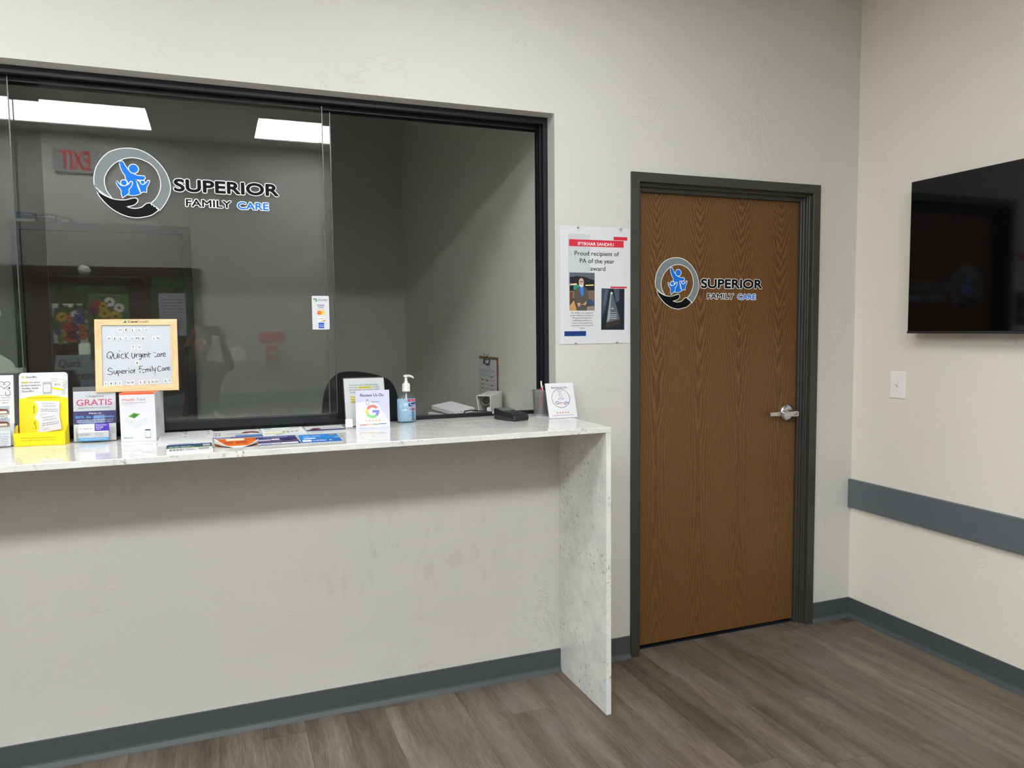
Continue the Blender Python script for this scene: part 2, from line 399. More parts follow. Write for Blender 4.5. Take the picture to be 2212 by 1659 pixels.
def tag(o, label=None, cat=None, group=None, kind=None):
    for k, v in (('label', label), ('category', cat), ('group', group), ('kind', kind)):
        if v: o[k] = v
    return o
def thing(name, label, cat, loc=(0,0,0), rot=(0,0,0), group=None, kind=None):
    o = bpy.data.objects.new(name, None); C.objects.link(o); o.location = loc; o.rotation_euler = rot; o.empty_display_size = .05
    return tag(o, label, cat, group, kind)
def struct(b, name, parent=None, **k):
    o = b.obj(name, parent, **k)
    if not parent: o['kind'] = 'structure'
    return o
def smoothpath(pts, n=5):
    """closed outline through points; 'c' marks the point before it as a corner"""
    P = []; corner = set()
    for p in pts:
        if p == 'c': corner.add(len(P)-1)
        else: P.append(p)
    if P[0] == P[-1]: P.pop()
    m = len(P); out = []; corner.add(0)
    for i in range(m):
        p0, p1, p2, p3 = P[i-1], P[i], P[(i+1) % m], P[(i+2) % m]
        if i in corner: p0 = p1
        if (i+1) % m in corner: p3 = p2
        for j in range(n):
            t = j/n
            out.append(tuple(.5*((2*p1[a])+(-p0[a]+p2[a])*t+(2*p0[a]-5*p1[a]+4*p2[a]-p3[a])*t*t+(-p0[a]+3*p1[a]-3*p2[a]+p3[a])*t**3) for a in (0, 1)))
    return out

# ------------------------------------------------------------------ the room
XR, XL, YF, YB, ZC = 3.0166, -5.0, 0.0, -3.85, 3.10
WT = .16                                           # thickness of the front wall
WX, WZ, CZ = 1.3585, 2.400, 1.129                  # window opening right edge, head; counter height
WXL = -2.25
b = B(); b.box(XL-.2, XR+.3, YB-.2, 3.2, -.12, 0, M_FLOOR); floor = struct(b, 'floor')
b = B(); b.box(XL-.2, XR+.3, YB-.2, 3.2, ZC, ZC+.12, M_CEIL); ceiling = struct(b, 'ceiling')
def wall_front_mat():
    g = N('painted_trowel_wall_front')
    src = M_WALL
    g.t.nodes.clear()
    m = src.copy(); m.name = 'painted_trowel_wall_front'
    t = m.node_tree; bs = t.nodes['Principled BSDF']
    old = bs.inputs['Base Color'].links[0].from_socket
    h = N.__new__(N); h.m = m; h.t = t; h.b = bs
    v = h.coord(); x, y, z = h.sep(v)[:3]
    # grey scuffs left by visitors, in an irregular patch under the counter
    dx = h.mth('DIVIDE', h.mth('SUBTRACT', x, .70), .55); dz = h.mth('DIVIDE', h.mth('SUBTRACT', z, .60), .26)
    rr = h.mth('SUBTRACT', 1.0, h.mth('ADD', h.mth('MULTIPLY', dx, dx), h.mth('MULTIPLY', dz, dz))); rr = h.mth('MAXIMUM', rr, 0.0)
    s1 = h.noise(h.mapv(v, (1, 1, .45)), 15, 4, .6)
    mr = h.n('MapRange'); h.put(mr.inputs[0], s1); mr.inputs[1].default_value = .52; mr.inputs[2].default_value = .72
    f = h.mth('MULTIPLY', h.mth('MULTIPLY', mr.outputs[0], rr), .22)
    t.links.new(h.mix(f, old, lin((120,116,110))), bs.inputs['Base Color'])
    bpy.data.materials.remove(g.m)
    return m
M_WALLF = wall_front_mat()
b = B()
b.box(XL-.2, WXL, YF, WT, 0, ZC, M_WALLF); b.box(WXL, WX, YF, WT, 0, CZ-.0205, M_WALLF); b.box(WXL, WX, YF, WT, WZ, ZC, M_WALLF)
b.box(WX, 1.735, YF, WT, 0, ZC, M_WALLF); b.box(1.735, 2.762, YF, WT, 2.172, ZC, M_WALLF); b.box(2.762, XR, YF, WT, 0, ZC, M_WALLF)
struct(b, 'wall_front')
b = B(); b.box(XR, XR+.14, YB-.2, WT, 0, ZC, M_WALLR); struct(b, 'wall_right')
b = B(); b.box(XL-.14, XL, YB-.2, WT, 0, ZC, M_WALLR); struct(b, 'wall_left')
SX0, SX1, SZ = -1.98, -.08, 2.04                   # storefront opening in the wall behind the camera
b = B(); b.box(XL-.2, SX0, YB-.14, YB, 0, ZC, M_WALLB); b.box(SX1, XR+.2, YB-.14, YB, 0, ZC, M_WALLB); b.box(SX0, SX1, YB-.14, YB, SZ, ZC, M_WALLB); struct(b, 'wall_back')
# the office behind the window
OX, OY = 1.385, 2.85
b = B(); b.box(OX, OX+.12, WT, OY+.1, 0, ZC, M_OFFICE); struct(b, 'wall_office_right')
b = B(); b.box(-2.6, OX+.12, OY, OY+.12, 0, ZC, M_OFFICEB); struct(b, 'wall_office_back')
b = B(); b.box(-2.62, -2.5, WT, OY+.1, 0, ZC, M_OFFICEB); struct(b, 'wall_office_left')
# rubber cove base
cove = [(0,0),(-.017,0),(-.015,.004),(-.0075,.017),(-.0055,.024),(-.0055,.100),(-.003,.1017),(0,.1017)]
b = B(); b.prism(cove, 'x', XL, 1.3745, M_BASE); b.prism(cove, 'x', 1.394, 1.7229, M_BASE); b.prism(cove, 'x', 2.7735, XR, M_BASE); struct(b, 'baseboard_front')
b = B(); b.prism([(XR+p[0], p[1]) for p in cove], 'y', YB, 0, M_BASE); struct(b, 'baseboard_right')
b = B(); b.prism([(-p[0]+YB, p[1]) for p in cove], 'x', XL, SX0-.03, M_BASE); b.prism([(-p[0]+YB, p[1]) for p in cove], 'x', SX1+.03, XR, M_BASE); struct(b, 'baseboard_back')
b = B(); b.box(XR-.021, XR, YB+.02, -.001, .5776, .7225, M_RAIL, .004); struct(b, 'trim_1')
b = B(); b.box(SX1+.06, XR-.03, YB, YB+.02, .86, .97, M_RAIL, .004); struct(b, 'trim_2')

# oak door in its metal frame
door = thing('door_1', None, None, (2.248, .055, 0), kind='structure')
DX = 2.248
b = B(M=Matrix.Translation((-DX, -.055, 0))); b.box(1.776, 2.6985, .055, .099, .018, 2.128, M_OAK); b.obj('door_panel', door, bevel=.0015)
b = B(M=Matrix.Translation((-DX, -.055, 0)))
def jamb(sgn, xo):      # profile of one jamb from the outer corner inward, mirrored for the other
    p = [(0,-.012),(.0395,-.012),(.0412,-.010),(.0412,.014),(.045,.0165),(.0545,.0165),(.0565,.019),(.0565,.034),(.060,.0365),(.072,.0365),(.075,.039),(.075,.145),(.012,.145),(.012,.002),(0,.002)]
    return [(xo+sgn*q[0], q[1]) for q in p]
b.prism([(p[0]+.0004, p[1]+.0004) for p in jamb(1, 1.7229)], 'z', 0, 2.165, M_DOORFR); b.prism([(p[0]-.0004, p[1]+.0004) for p in jamb(-1, 2.7735)], 'z', 0, 2.165, M_DOORFR)
hp = [(q[1], 2.184-(q[0]-1.7229)) for q in jamb(1, 1.7229)]
b.prism(hp, 'x', 1.7229, 2.7735, M_DOORFR)
b.obj('door_frame', door)
b = B(M=Matrix.Translation((-DX, -.055, 0))); b.box(1.735, 2.762, .055, .11, .0005, .006, M_GROOVE); b.obj('threshold', door)
# the closed door at the back of the office, seen through the glass
d3 = thing('door_3', None, None, (-.655, OY, 0), kind='structure')
b = B(); b.box(-.53,-.48,-.06,-.0005,0,2.172, M_DOORFR, .002); b.obj('door_frame', d3)
b = B(); b.box(.48,.53,-.06,-.0005,0,2.172, M_DOORFR, .002); b.obj('door_frame', d3)
b = B(); b.box(-.53,.53,-.06,-.0005,2.172,2.222, M_DOORFR, .002); b.obj('door_frame', d3)
b = B(); b.box(-.478,.478,-.035,-.0005,.015,2.170, M_OAKD); b.obj('door_panel', d3)
b = B(); b.lathe([(0,-.10),(.026,-.10),(.03,-.085),(.014,-.065),(.014,-.045),(.032,-.040),(.032,-.035)], M_CHROME, o=(-.41,0,1.0), axis='y', seg=24); b.obj('door_knob', d3)
# lever handle
HX, HZ = 2.645, 1.075
lev = thing('door_handle', None, None); lev.parent = door; lev.location = (HX-DX, 0, HZ)
b = B(); b.lathe([(0,-.014),(.030,-.014),(.0405,-.010),(.0425,-.006),(.0425,0)], M_CHROME, axis='y', seg=40); b.obj('rose', lev)
b = B(); b.lathe([(.018,-.012),(.0155,-.02),(.0135,-.05),(.0135,-.062)], M_CHROME, axis='y', seg=28); b.obj('spindle', lev)
b = B()
sec = lambda x, y, hz: [(x, y, -hz), (x, y-.011, -hz), (x, y-.011, hz), (x, y, hz)]
k = b.mi(M_CHROME); prev = None
path = [(.017,-.056,.010),(.010,-.056,.0128),(0,-.056,.0135),(-.02,-.056,.0128),(-.05,-.054,.0112),(-.068,-.052,.0105),(-.076,-.046,.0105),(-.081,-.036,.0105),(-.088,-.028,.0105),(-.10,-.026,.010),(-.128,-.026,.0098),(-.131,-.026,.008)]
rings = []
for x, y, hz in path: rings.append([b.bm.verts.new(p) for p in sec(x, y, hz)])
for A_, B_ in zip(rings, rings[1:]):
    for i in range(4): b.bm.faces.new((A_[i], A_[(i+1) % 4], B_[(i+1) % 4], B_[i]))
b.bm.faces.new(rings[0]); b.bm.faces.new(rings[-1][::-1])
b.obj('lever', lev, bevel=.0015)
b = B(); b.lathe([(0,-.0715),(.0055,-.0715),(.0068,-.070),(.0068,-.066)], M_STEEL, axis='y', seg=20); b.box(-.0008,.0008,-.0722,-.0712,-.004,.004, M_BLACKP); b.obj('keyhole', lev)

# reception window: black frame, two sliding panes
win = thing('window_1', None, None, (0, .06, CZ), kind='structure')
T = Matrix.Translation((0, -.06, -CZ))
b = B(M=T)
b.box(WX-.020, WX, .070, .150, CZ+.001, WZ, M_BRONZE, .001); b.box(WX-.026, WX-.018, .098, .106, CZ+.001, WZ-.02, M_GROOVE); b.box(WX-.026, WX-.018, .128, .150, CZ+.001, WZ-.02, M_GROOVE)
b.box(WXL, WXL+.02, .070, .150, CZ+.001, WZ, M_BRONZE, .001); b.obj('jamb', win)
b = B(M=T)
b.box(WXL+.02, WX-.02, .070, .092, WZ-.026, WZ, M_BRONZE, .001); b.box(WXL+.02, WX-.02, .092, .150, WZ-.012, WZ, M_GROOVE)
b.box(WXL+.02, WX-.02, .117, .123, WZ-.040, WZ-.010, M_BRONZE); b.box(WXL+.02, WX-.02, .145, .150, WZ-.045, WZ-.010, M_GROOVE); b.obj('head_track', win)
b = B(M=T)
b.box(WXL+.02, WX-.02, .128, .152, CZ+.0005, CZ+.016, M_BRONZE, .001); b.obj('sill_track', win)
def pane(x0, x1, y, name, edge=True, rail=True):
    p = thing(name, None, None); p.parent = win
    b = B(M=T); b.box(x0, x1, y, y+.006, CZ+.017, WZ-.014, M_GLASS); b.obj('glass', p)
    if rail:
        b = B(M=T); b.box(x0, x1, y-.004, y+.010, CZ+.0165, CZ+.046, M_BRONZE, .001); b.obj('bottom_rail', p)
    if edge:
        b = B(M=T); b.box(x1, x1+.0035, y, y+.006, CZ+.046, WZ-.02, M_GLASSE); b.obj('polished_edge', p)
    return p
pane(-.527, .418, .100, 'sliding_pane'); pane(-1.95, -.618, .100, 'sliding_pane')
pane(-2.2, .452, .132, 'fixed_pane')

# reception counter
ctr = thing('reception_counter', 'white speckled quartz counter ledge with one end panel below the reception window', 'counter', (0, 0, 0))
b = B(); b.box(-2.9, 1.394, -.425, .0, CZ-.020, CZ, M_QUARTZ); b.box(WXL+.001, WX-.001, -.001, .20, CZ-.020, CZ, M_QUARTZ); b.obj('countertop', ctr, bevel=.0015)
b = B(); b.box(1.3725, 1.394, -.425, -.0005, 0, CZ-.0205, M_QUARTZ); b.obj('end_panel', ctr, bevel=.0012)

# ceiling lights (2 x 4 ft)
def em(name, col, st):
    g = N(name); e = g.n('Emission'); f = g.noise(g.coord(), 6, 1)
    a = tuple(x*.97 for x in col)+(1,); g.put(e.inputs[0], g.mix(f, a, tuple(col)+(1,))); e.inputs[1].default_value = st
    g.t.links.new(e.outputs[0], g.out.inputs[0]); return g.m
M_DIFF = em('light_diffuser', (.96,.99,.99), LIGHT); M_DIFF2 = em('light_diffuser_front', (.96,.99,.99), LIGHT_FRONT)
for cx, cy, nm in ((.977, -3.225, 'right ceiling light panel of the row seen mirrored in the reception glass'), (-1.0, -3.225, 'long ceiling light panel mirrored at the top left of the reception glass'), (-2.98, -3.225, 'ceiling light panel of the rear row nearest the left wall'), (.977, -1.16, 'ceiling light panel of the front row nearest the television'), (-1.0, -1.16, 'ceiling light panel of the front row above the letter board'), (-2.98, -1.16, 'ceiling light panel of the front row nearest the left wall')):
    t = thing('ceiling_light', nm, 'ceiling light', (cx, cy, ZC), group='flat ceiling light panels')
    b = B(); 
    for x0, x1, y0, y1 in ((-.625,.625,-.315,-.295),(-.625,.625,.295,.315),(-.625,-.605,-.295,.295),(.605,.625,-.295,.295)): b.box(x0, x1, y0, y1, -.012, -.0005, M_WHITEP)
    b.obj('frame', t)
    b = B(); b.box(-.605,.605,-.295,.295,-.006,-.001, M_DIFF if cy < -2 else M_DIFF2); b.obj('diffuser', t)
b = B(); b.box(1.55, 3.1, .30, .36, 0, ZC, M_WALL); struct(b, 'wall_light_block')  # added unseen panel behind the oak door, blocks sky light leaking under it

# ------------------------------------------------------------------ logo decals
LOGO = {
    'ring': [(-0.121,-0.019), (-0.122,-0.003), (-0.121,0.017), (-0.113,0.048), (-0.095,0.078), (-0.079,0.095), (-0.064,0.106), (-0.033,0.117), (-0.005,0.12), (0.022,0.117), (0.053,0.104), (0.083,0.079), (0.107,0.045), (0.118,0.012), (0.121,-0.009), (0.117,-0.033), (0.106,-0.058), (0.094,-0.077), (0.083,-0.091), 'c', (0.077,-0.084), (0.066,-0.077), (0.057,-0.07), 'c', (0.075,-0.049), (0.087,-0.024), (0.091,-0.004), (0.089,0.023), (0.079,0.05), (0.061,0.071), (0.037,0.084), (0.012,0.09), (-0.009,0.089), (-0.034,0.081), (-0.059,0.064), (-0.078,0.041), (-0.089,0.019), (-0.092,-0.001), (-0.089,-0.024), (-0.082,-0.04), (-0.072,-0.054), 'c', (-0.088,-0.046), (-0.106,-0.032), (-0.121,-0.019)],
    'hand': [(-0.115,-0.032), (-0.105,-0.042), (-0.088,-0.052), (-0.068,-0.06), (-0.046,-0.063), (-0.028,-0.062), (-0.013,-0.058), (0,-0.054), (0.009,-0.055), (0.012,-0.061), (0.009,-0.068), (0.002,-0.075), (-0.01,-0.08), (-0.028,-0.084), 'c', (-0.017,-0.088), (-0.002,-0.091), (0.014,-0.089), (0.027,-0.084), (0.039,-0.073), (0.049,-0.069), (0.055,-0.072), (0.056,-0.077), 'c', (0.062,-0.076), (0.064,-0.082), 'c', (0.07,-0.081), (0.072,-0.087), 'c', (0.077,-0.09), (0.073,-0.096), (0.054,-0.11), (0.031,-0.117), (0.009,-0.121), (-0.009,-0.12), (-0.03,-0.115), (-0.054,-0.104), (-0.075,-0.089), (-0.094,-0.069), (-0.108,-0.05), (-0.115,-0.032)],
    'adult': [(-0.04,0.069), (-0.036,0.073), (-0.032,0.074), (-0.027,0.068), (-0.02,0.054), (-0.009,0.039), (0.003,0.032), (0.016,0.027), (0.034,0.026), (0.039,0.022), (0.038,0.016), (0.03,0.012), (0.015,0.013), (0.011,0.009), (0.013,-0.008), (0.018,-0.025), (0.022,-0.035), (0.013,-0.04), (0.002,-0.043), (-0.012,-0.042), (-0.019,-0.037), (-0.014,-0.017), (-0.015,0), (-0.022,0.013), (-0.023,0.023), (-0.03,0.035), (-0.036,0.049), (-0.04,0.069)],
    'kidl': [(-0.053,0.001), (-0.05,0.003), (-0.046,-0.004), (-0.04,-0.011), (-0.032,-0.013), (-0.023,-0.011), (-0.013,-0.005), (-0.007,0.004), (-0.003,0.003), (-0.003,-0.004), (-0.009,-0.016), (-0.015,-0.023), (-0.015,-0.035), (-0.024,-0.044), (-0.035,-0.052), 'c', (-0.038,-0.041), (-0.038,-0.028), (-0.043,-0.02), (-0.05,-0.01), (-0.053,0.001)],
    'kidr': [(0.011,0.009), (0.019,0.006), (0.027,-0.001), (0.035,-0.002), (0.043,0.002), (0.049,0.011), (0.053,0.009), (0.05,-0.001), (0.044,-0.012), (0.042,-0.03), 'c', (0.032,-0.029), (0.025,-0.033), 'c', (0.022,-0.021), (0.017,-0.005), (0.011,0.009)]}
WHT, BLK, GRY, BLU = (244,244,244), (9,10,13), (126,134,136), (28,118,222)
def logo_decal(label, loc, sc):
    t = thing('logo_decal', label, 'decal', loc, group='round logo decals')
    F = lambda u, v, l: (u*sc, -l, v*sc)
    b = B(); wd = .0056
    def piece(name, col, l):
        p = smoothpath(LOGO[name]); b.stroke(p+[p[0], p[1]], wd, WHT, F, l); b.poly(p, ink(col), F, l+.00025)
    piece('ring', GRY, .0004); piece('hand', BLK, .0008)
    b.obj('ring_and_hand', t)
    b = B()
    piece2 = [('adult', (.004,.05), .0148), ('kidl', (-.029,-.001), .0092), ('kidr', (.031,.004), .0062)]
    for i, (n_, c_, r_) in enumerate(piece2):
        l = .0004+.0006*i
        p = smoothpath(LOGO[n_]); b.stroke(p+[p[0], p[1]], wd*.9, WHT, F, l); b.poly(p, ink(BLU), F, l+.00025)
        b.disc(c_[0], c_[1], r_+wd*.5, WHT, F, l+.0003, 28); b.disc(c_[0], c_[1], r_, BLU, F, l+.0005, 28)
    b.obj('family_figures', t)
    b = B()
    for s_, u0, u1, v, cap, col, bo in (('SUPERIOR', .1335,.4985,-.0215,.0450,BLK,.0024), ('FAMILY', .1715,.327,-.0735,.0260,BLK,.0009), ('CARE', .349,.460,-.0755,.0265,BLU,.0011)):
        g = .0029+bo
        b.outline(s_, u0+bo, u1-bo, v+bo, cap-2*bo, g, WHT, F, .0004)
        b.outline(s_, u0+bo, u1-bo, v+bo, cap-2*bo, bo, col, F, .0007, res=6); b.text(s_, u0+bo, u1-bo, v+bo, cap-2*bo, col, F, .0008, res=6)
    b.obj('lettering', t)
    return t
logo_decal('large round family logo decal with lettering on the reception glass', (-.248, .0995, 2.038), 1.0)
logo_decal('smaller round family logo decal with lettering on the oak door', (2.0025, .0545, 1.7065), .965)

# ------------------------------------------------------------------ card sticker on the glass
t = thing('payment_sticker', 'white sticker of payment card symbols on the edge of the sliding glass', 'sticker', (.3945, .0995, 1.575))
b = B(); F = FRONT; b.rrect(-.0330,.0330,-.0650,.0660,.003, M_CARD, F, .0002)
b.obj('sticker_sheet', t)
b = B()
for du, dv, c in ((-.0240,.0535,(46,130,70)), (-.0168,.0535,(46,130,70)), (-.0168,.0465,(46,130,70)), (-.0240,.0465,(190,220,198))): b.disc(du, dv, .0031, c, F, .0005, 14)
b.text('clover', -.012,.029,.0462,.0098,(70,74,78),F,.0005,bold=.005)
b.rect(-.0140,.0150,.0290,.0312,(44,46,96),F,.0005); b.text('VISA',-.0095,.0115,.0195,.0066,(44,52,110),F,.0005,bold=.03,shear=.2); b.rect(-.0140,.0150,.0140,.0163,(222,184,110),F,.0005)
b.disc(-.0052,.0005,.0087,(222,120,52),F,.0005,28); b.disc(.0072,.0005,.0087,(240,196,70),F,.0004,28)
b.rect(-.033,.033,-.0132,-.0128,(205,205,205),F,.0004); b.rect(-.033,.033,-.0365,-.0361,(214,214,214),F,.0004)
b.rect(-.0142,.0158,-.0337,-.0150,(150,150,150),F,.0004); b.rect(-.0138,.0154,-.0333,-.0154,(246,246,246),F,.0005)
b.text('DISC VER',-.0128,.0138,-.0245,.0042,(70,60,60),F,.0007,bold=.02); b.disc(.0022,-.0224,.0022,(226,120,44),F,.0007,12)
b.poly([(-.004,-.0333),(.0154,-.0333),(.0154,-.0262),(.007,-.0305)], ink((226,140,70)), F, .0006)
b.rect(-.0095,.0120,-.0600,-.0385,(24,84,178),F,.0005); b.text('AMERICAN',-.0088,.0113,-.0490,.0038,(214,228,248),F,.0007,bold=.02); b.text('EXPRESS',-.006,.0118,-.0550,.0038,(214,228,248),F,.0007,bold=.02)
b.obj('printing', t)

# ------------------------------------------------------------------ award poster on the wall
PX0, PX1, PZ0, PZ1 = 1.3795, 1.7210, 1.4370, 1.9395
t = thing('award_poster', 'white award poster with two photos pinned beside the oak door', 'poster', (PX0, -.0015, PZ0))
pw_, ph_ = PX1-PX0, PZ1-PZ0
PU = lambda X: (X-104)/842*pw_
PV = lambda Y: (1514-Y)/1424*ph_
M_POST = pm('poster_paper', (212,214,217), .35, var=.01)
b = B(); b.box(0, pw_, -.0008, 0, 0, ph_, M_POST); b.obj('sheet', t)
b = B(); RED, NAVY = (206,52,70), (36,58,122)
b.rect(PU(200),PU(458),PV(800),PV(184),(196,200,203),F,.0010)
b.rect(PU(211),PU(863),PV(332),PV(250),RED,F,.0013); b.rect(PU(740),PU(908),PV(244),PV(202),RED,F,.0013); b.rect(PU(703),PU(902),PV(832),PV(812),RED,F,.0013)
b.rect(PU(152),PU(407),PV(1418),PV(1358),NAVY,F,.0013)
b.text('IFTIKHAR SANDHU',PU(315),PU(742),PV(318),PV(280)-PV(318),(246,240,240),F,.0016,bold=.03)
b.text('Proud recipient of',PU(275),PU(806),PV(440),PV(388)-PV(440),(18,18,20),F,.0016,bold=.018,res=4)
b.text('PA of the year',PU(335),PU(748),PV(530),PV(478)-PV(530),(18,18,20),F,.0016,bold=.018,res=4)
b.text('award',PU(458),PU(640),PV(622),PV(570)-PV(622),(18,18,20),F,.0016,bold=.018,res=4)
for i, s_ in enumerate(('Mr. Sandhu was recognized','by the Oklahoma Academy of','Physicians Assistants for','exhibiting excellence in','service to his patients and','community over the last 24','years')):
    hw = (128,137,115,110,124,128,26)[i]; b.text(s_,PU(362-hw),PU(362+hw),PV(1144+i*30.6),PV(0)-PV(18),(58,60,64),F,.0012,bold=.012)
for r_ in range(10):
    for c_ in range(3): b.disc(PU(865+c_*16), PV(512+r_*20), .0010, (198,200,206), F, .0010, 6)
for r_ in range(3):
    for c_ in range(3): b.disc(PU(530+c_*16), PV(920+r_*20), .0010, (198,200,206), F, .0010, 6)
b.obj('printed_text', t)
b = B(); G = lambda X, Y: (PU(X), PV(Y))
def pp(pts, col, l): b.poly([G(*p) for p in pts], ink(col), F, l)
pp([(214,648),(512,648),(510,1108),(214,1108)], (70,72,76), .0010)
pp([(216,650),(510,650),(508,760),(400,700),(300,690),(216,705)], (96,100,108), .0011)
pp([(216,705),(300,690),(400,700),(508,740),(508,870),(216,870)], (40,42,50), .0012)
pp([(220,785),(300,778),(300,796),(220,803)], (230,206,150), .0013); pp([(402,795),(500,790),(500,803),(402,808)], (240,214,140), .0013)
pp([(262,800),(330,790),(330,850),(262,858)], (58,140,116), .0013)
pp([(216,870),(508,860),(508,1000),(400,960),(216,960)], (120,98,84), .0013)
pp([(216,1050),(265,985),(300,1108),(216,1108)], (196,148,96), .0014); pp([(216,895),(250,890),(240,985),(216,990)], (120,60,44), .0014)
pp([(440,960),(508,1000),(508,1060),(430,1020)], (58,78,110), .0014); pp([(420,1060),(508,1050),(508,1108),(415,1108)], (150,132,116), .0014)
pp([(330,820),(300,835),(275,870),(268,960),(300,1030),(292,1104),(418,1104),(410,1030),(440,960),(432,880),(412,835),(380,820)], (84,82,76), .0016)
pp([(330,822),(378,822),(380,900),(366,940),(344,905)], (66,124,214), .0018)
pp([(330,1010),(300,1020),(318,1060),(352,1050),(392,1046),(414,1022),(408,994),(388,1018),(356,1040)], (196,150,130), .0019)
pp([(332,1030),(352,1042),(390,1036),(392,1042),(356,1052),(334,1044)], (36,34,36), .0020)
b.disc(PU(352), PV(762), PU(30)-PU(0), (204,164,144), F, .0018, 22, ry=PV(0)-PV(48)); pp([(326,775),(340,800),(362,802),(378,778),(376,815),(352,826),(330,812)], (222,218,212), .0020)
pp([(330,756),(376,752),(376,760),(330,764)], (50,44,44), .0021)
b.obj('portrait_photo', t)
b = B()
pp([(594,836),(874,838),(872,1348),(589,1346)], (38,42,50), .0010)
pp([(600,840),(690,838),(640,1100),(600,1200)], (66,78,96), .0012); pp([(740,838),(810,838),(812,980),(770,1010)], (74,86,104), .0012); pp([(640,860),(670,850),(630,1050),(612,1060)], (90,102,120), .0013)
pp([(700,880),(722,872),(818,1215),(650,1260)], (92,98,104), .0014); pp([(706,890),(716,884),(690,1230),(658,1245)], (150,158,162), .0015); pp([(698,900),(716,878),(730,892),(722,908)], (226,230,230), .0016)
pp([(650,1260),(818,1215),(820,1270),(642,1330)], (62,54,48), .0015)
b.text('PA',PU(712),PU(742),PV(1092),PV(0)-PV(18),(226,230,232),F,.0018,bold=.02)
b.rect(PU(680),PU(775),PV(1136),PV(1132),(190,194,196),F,.0018); b.lines(PU(690),PU(780),PV(1165),3,PV(0)-PV(22),PV(0)-PV(8),(196,200,202),F,.0018,seed=3)
b.obj('award_photo', t)
for i, (x, z, l) in enumerate(((1.4635,1.9335,'silver pushpin at the top left of the award poster'), (1.670,1.9335,'silver pushpin at the top right of the award poster'), (1.451,1.4405,'silver pushpin at the bottom left of the award poster'), (1.652,1.4405,'silver pushpin at the bottom right of the award poster'))):
    b = B(); b.lathe([(0,-.011),(.0035,-.011),(.004,-.010),(.0022,-.007),(.0022,-.004),(.0038,-.0026),(.0036,-.0015),(0,-.0015)], M_STEEL, axis='y', seg=14)
    tag(b.obj('pushpin', loc=(x, -.0012, z)), l, 'pushpin', 'pushpins of the award poster')

# ------------------------------------------------------------------ light switch and television on the right wall
t = thing('light_switch', 'white toggle light switch plate above the grey wall rail', 'light switch', (XR, -.273, 1.2215), (0, 0, R(-90)))
b = B(); b.box(-.0415,.0415,-.006,0,-.0635,.0635, M_PLATE, .003); b.obj('plate', t)
b = B(); b.box(-.005,.005,-.0066,-.004,-.012,.012, pm('switch_slot', (200,200,196), .4)); b.prism([(-.004,-.006),(-.004,.004),(-.015,.011),(-.018,.006)], 'x', -.0036, .0036, M_PLATE); b.obj('toggle', t)
for z in (-.030, .030): b = B(); b.lathe([(0,-.0078),(.002,-.0075),(.003,-.006)], pm('painted_screw', (232,230,226), .4), o=(0,0,z), axis='y', seg=12); b.obj('screw', t)
t = thing('television', 'large flat black television mounted on the right wall', 'television', (XR-.0801, -.3868, 1.466), (0, 0, R(-90)))
TW, TH = 1.232, .676        # local x runs along the wall toward the room
b = B(); b.box(0, TW, .000, .030, 0, TH, M_TVB, .003); b.prism([(.030,.06),(.062,.10),(.062,.34),(.030,.40)], 'x', .18, TW-.18, M_TVB); b.obj('casing', t)
b = B(); b.box(.005, TW-.005, -.0012, .001, .012, TH-.005, M_TVS); b.obj('screen', t)
b = B(); b.box(.0, TW, -.0022, .0005, .000, .0105, pm('tv_lower_bezel', (42,44,47), .3)); b.obj('lower_bezel', t)
b = B(); b.box(.40, .83, .062, .080, .10, .42, M_BLACKP); b.obj('wall_bracket', t)

# ------------------------------------------------------------------ things on the counter, left to right
Z0 = CZ+.0002
GREEN, YEL = (40,140,84), (238,212,8)
# far left flyer holder
t = thing('flyer_holder', 'clear holder of white clinic flyers at the left end of the counter', 'brochure holder', (-.7465, .0085, Z0), (R(-9), 0, R(3)))
b = B(); b.box(0,.115,.0,.003,0,.235, M_ACRYL); b.box(0,.115,-.026,-.0235,0,.075, M_ACRYL); b.box(0,.0025,-.0235,0,0,.075, M_ACRYL); b.box(.1125,.115,-.0235,0,0,.075, M_ACRYL); b.box(0,.115,-.026,.003,-.0,.0025, M_ACRYL); b.obj('holder', t)
t2 = thing('clinic_flyer', 'white flyer with heart and stethoscope drawing in the left holder', 'flyer', (-.7435, .0075, Z0+.003), (R(-9), 0, R(3)))
b = B(); b.box(0,.109,-.004,-.0005,0,.237, M_PAPER); b.obj('sheet', t2)
b = B(); gl = .0043; DK = (60,62,72)
hp_ = [(.083+.017*math.sin(a)**3*1.0, .205+.0135*(13*math.cos(a)-5*math.cos(2*a)-2*math.cos(3*a)-math.cos(4*a))/16) for a in [2*PI*i/28 for i in range(29)]]
b.stroke(hp_, .0016, DK, F, gl); b.stroke([(.088,.192),(.098,.184),(.100,.172),(.092,.166),(.085,.172),(.087,.181)], .0014, DK, F, gl); b.disc(.097,.201-.008,.003,DK,F,gl,10); b.text('db',.077,.088,.2035,.005,DK,F,gl,bold=.01)
b.text('Urgent Care For',.034,.1005,.1675,.0040,DK,F,gl,bold=.008); b.text('Illness and Injuries',.030,.1005,.1595,.0040,DK,F,gl,bold=.008); b.text('2 Locations',.050,.095,.1505,.0040,DK,F,gl,bold=.008); b.text('8AM - 8PM',.050,.092,.1415,.0040,DK,F,gl,bold=.008)
for z in (.104,.062):
    b.rect(.030,.096,z,z+.029,(168,176,186),F,gl); b.rect(.030,.096,z,z+.012,(150,132,120),F,gl+.0002); b.poly([(.034,z+.010),(.060,z+.021),(.090,z+.018),(.094,z+.009)], ink((112,72,62)), F, gl+.0004); b.rect(.040,.088,z+.005,z+.012,(226,216,200),F,gl+.0006)
b.lines(.040,.090,.098,3,.0065,.0026,(110,110,116),F,gl,5); b.obj('printing', t2)
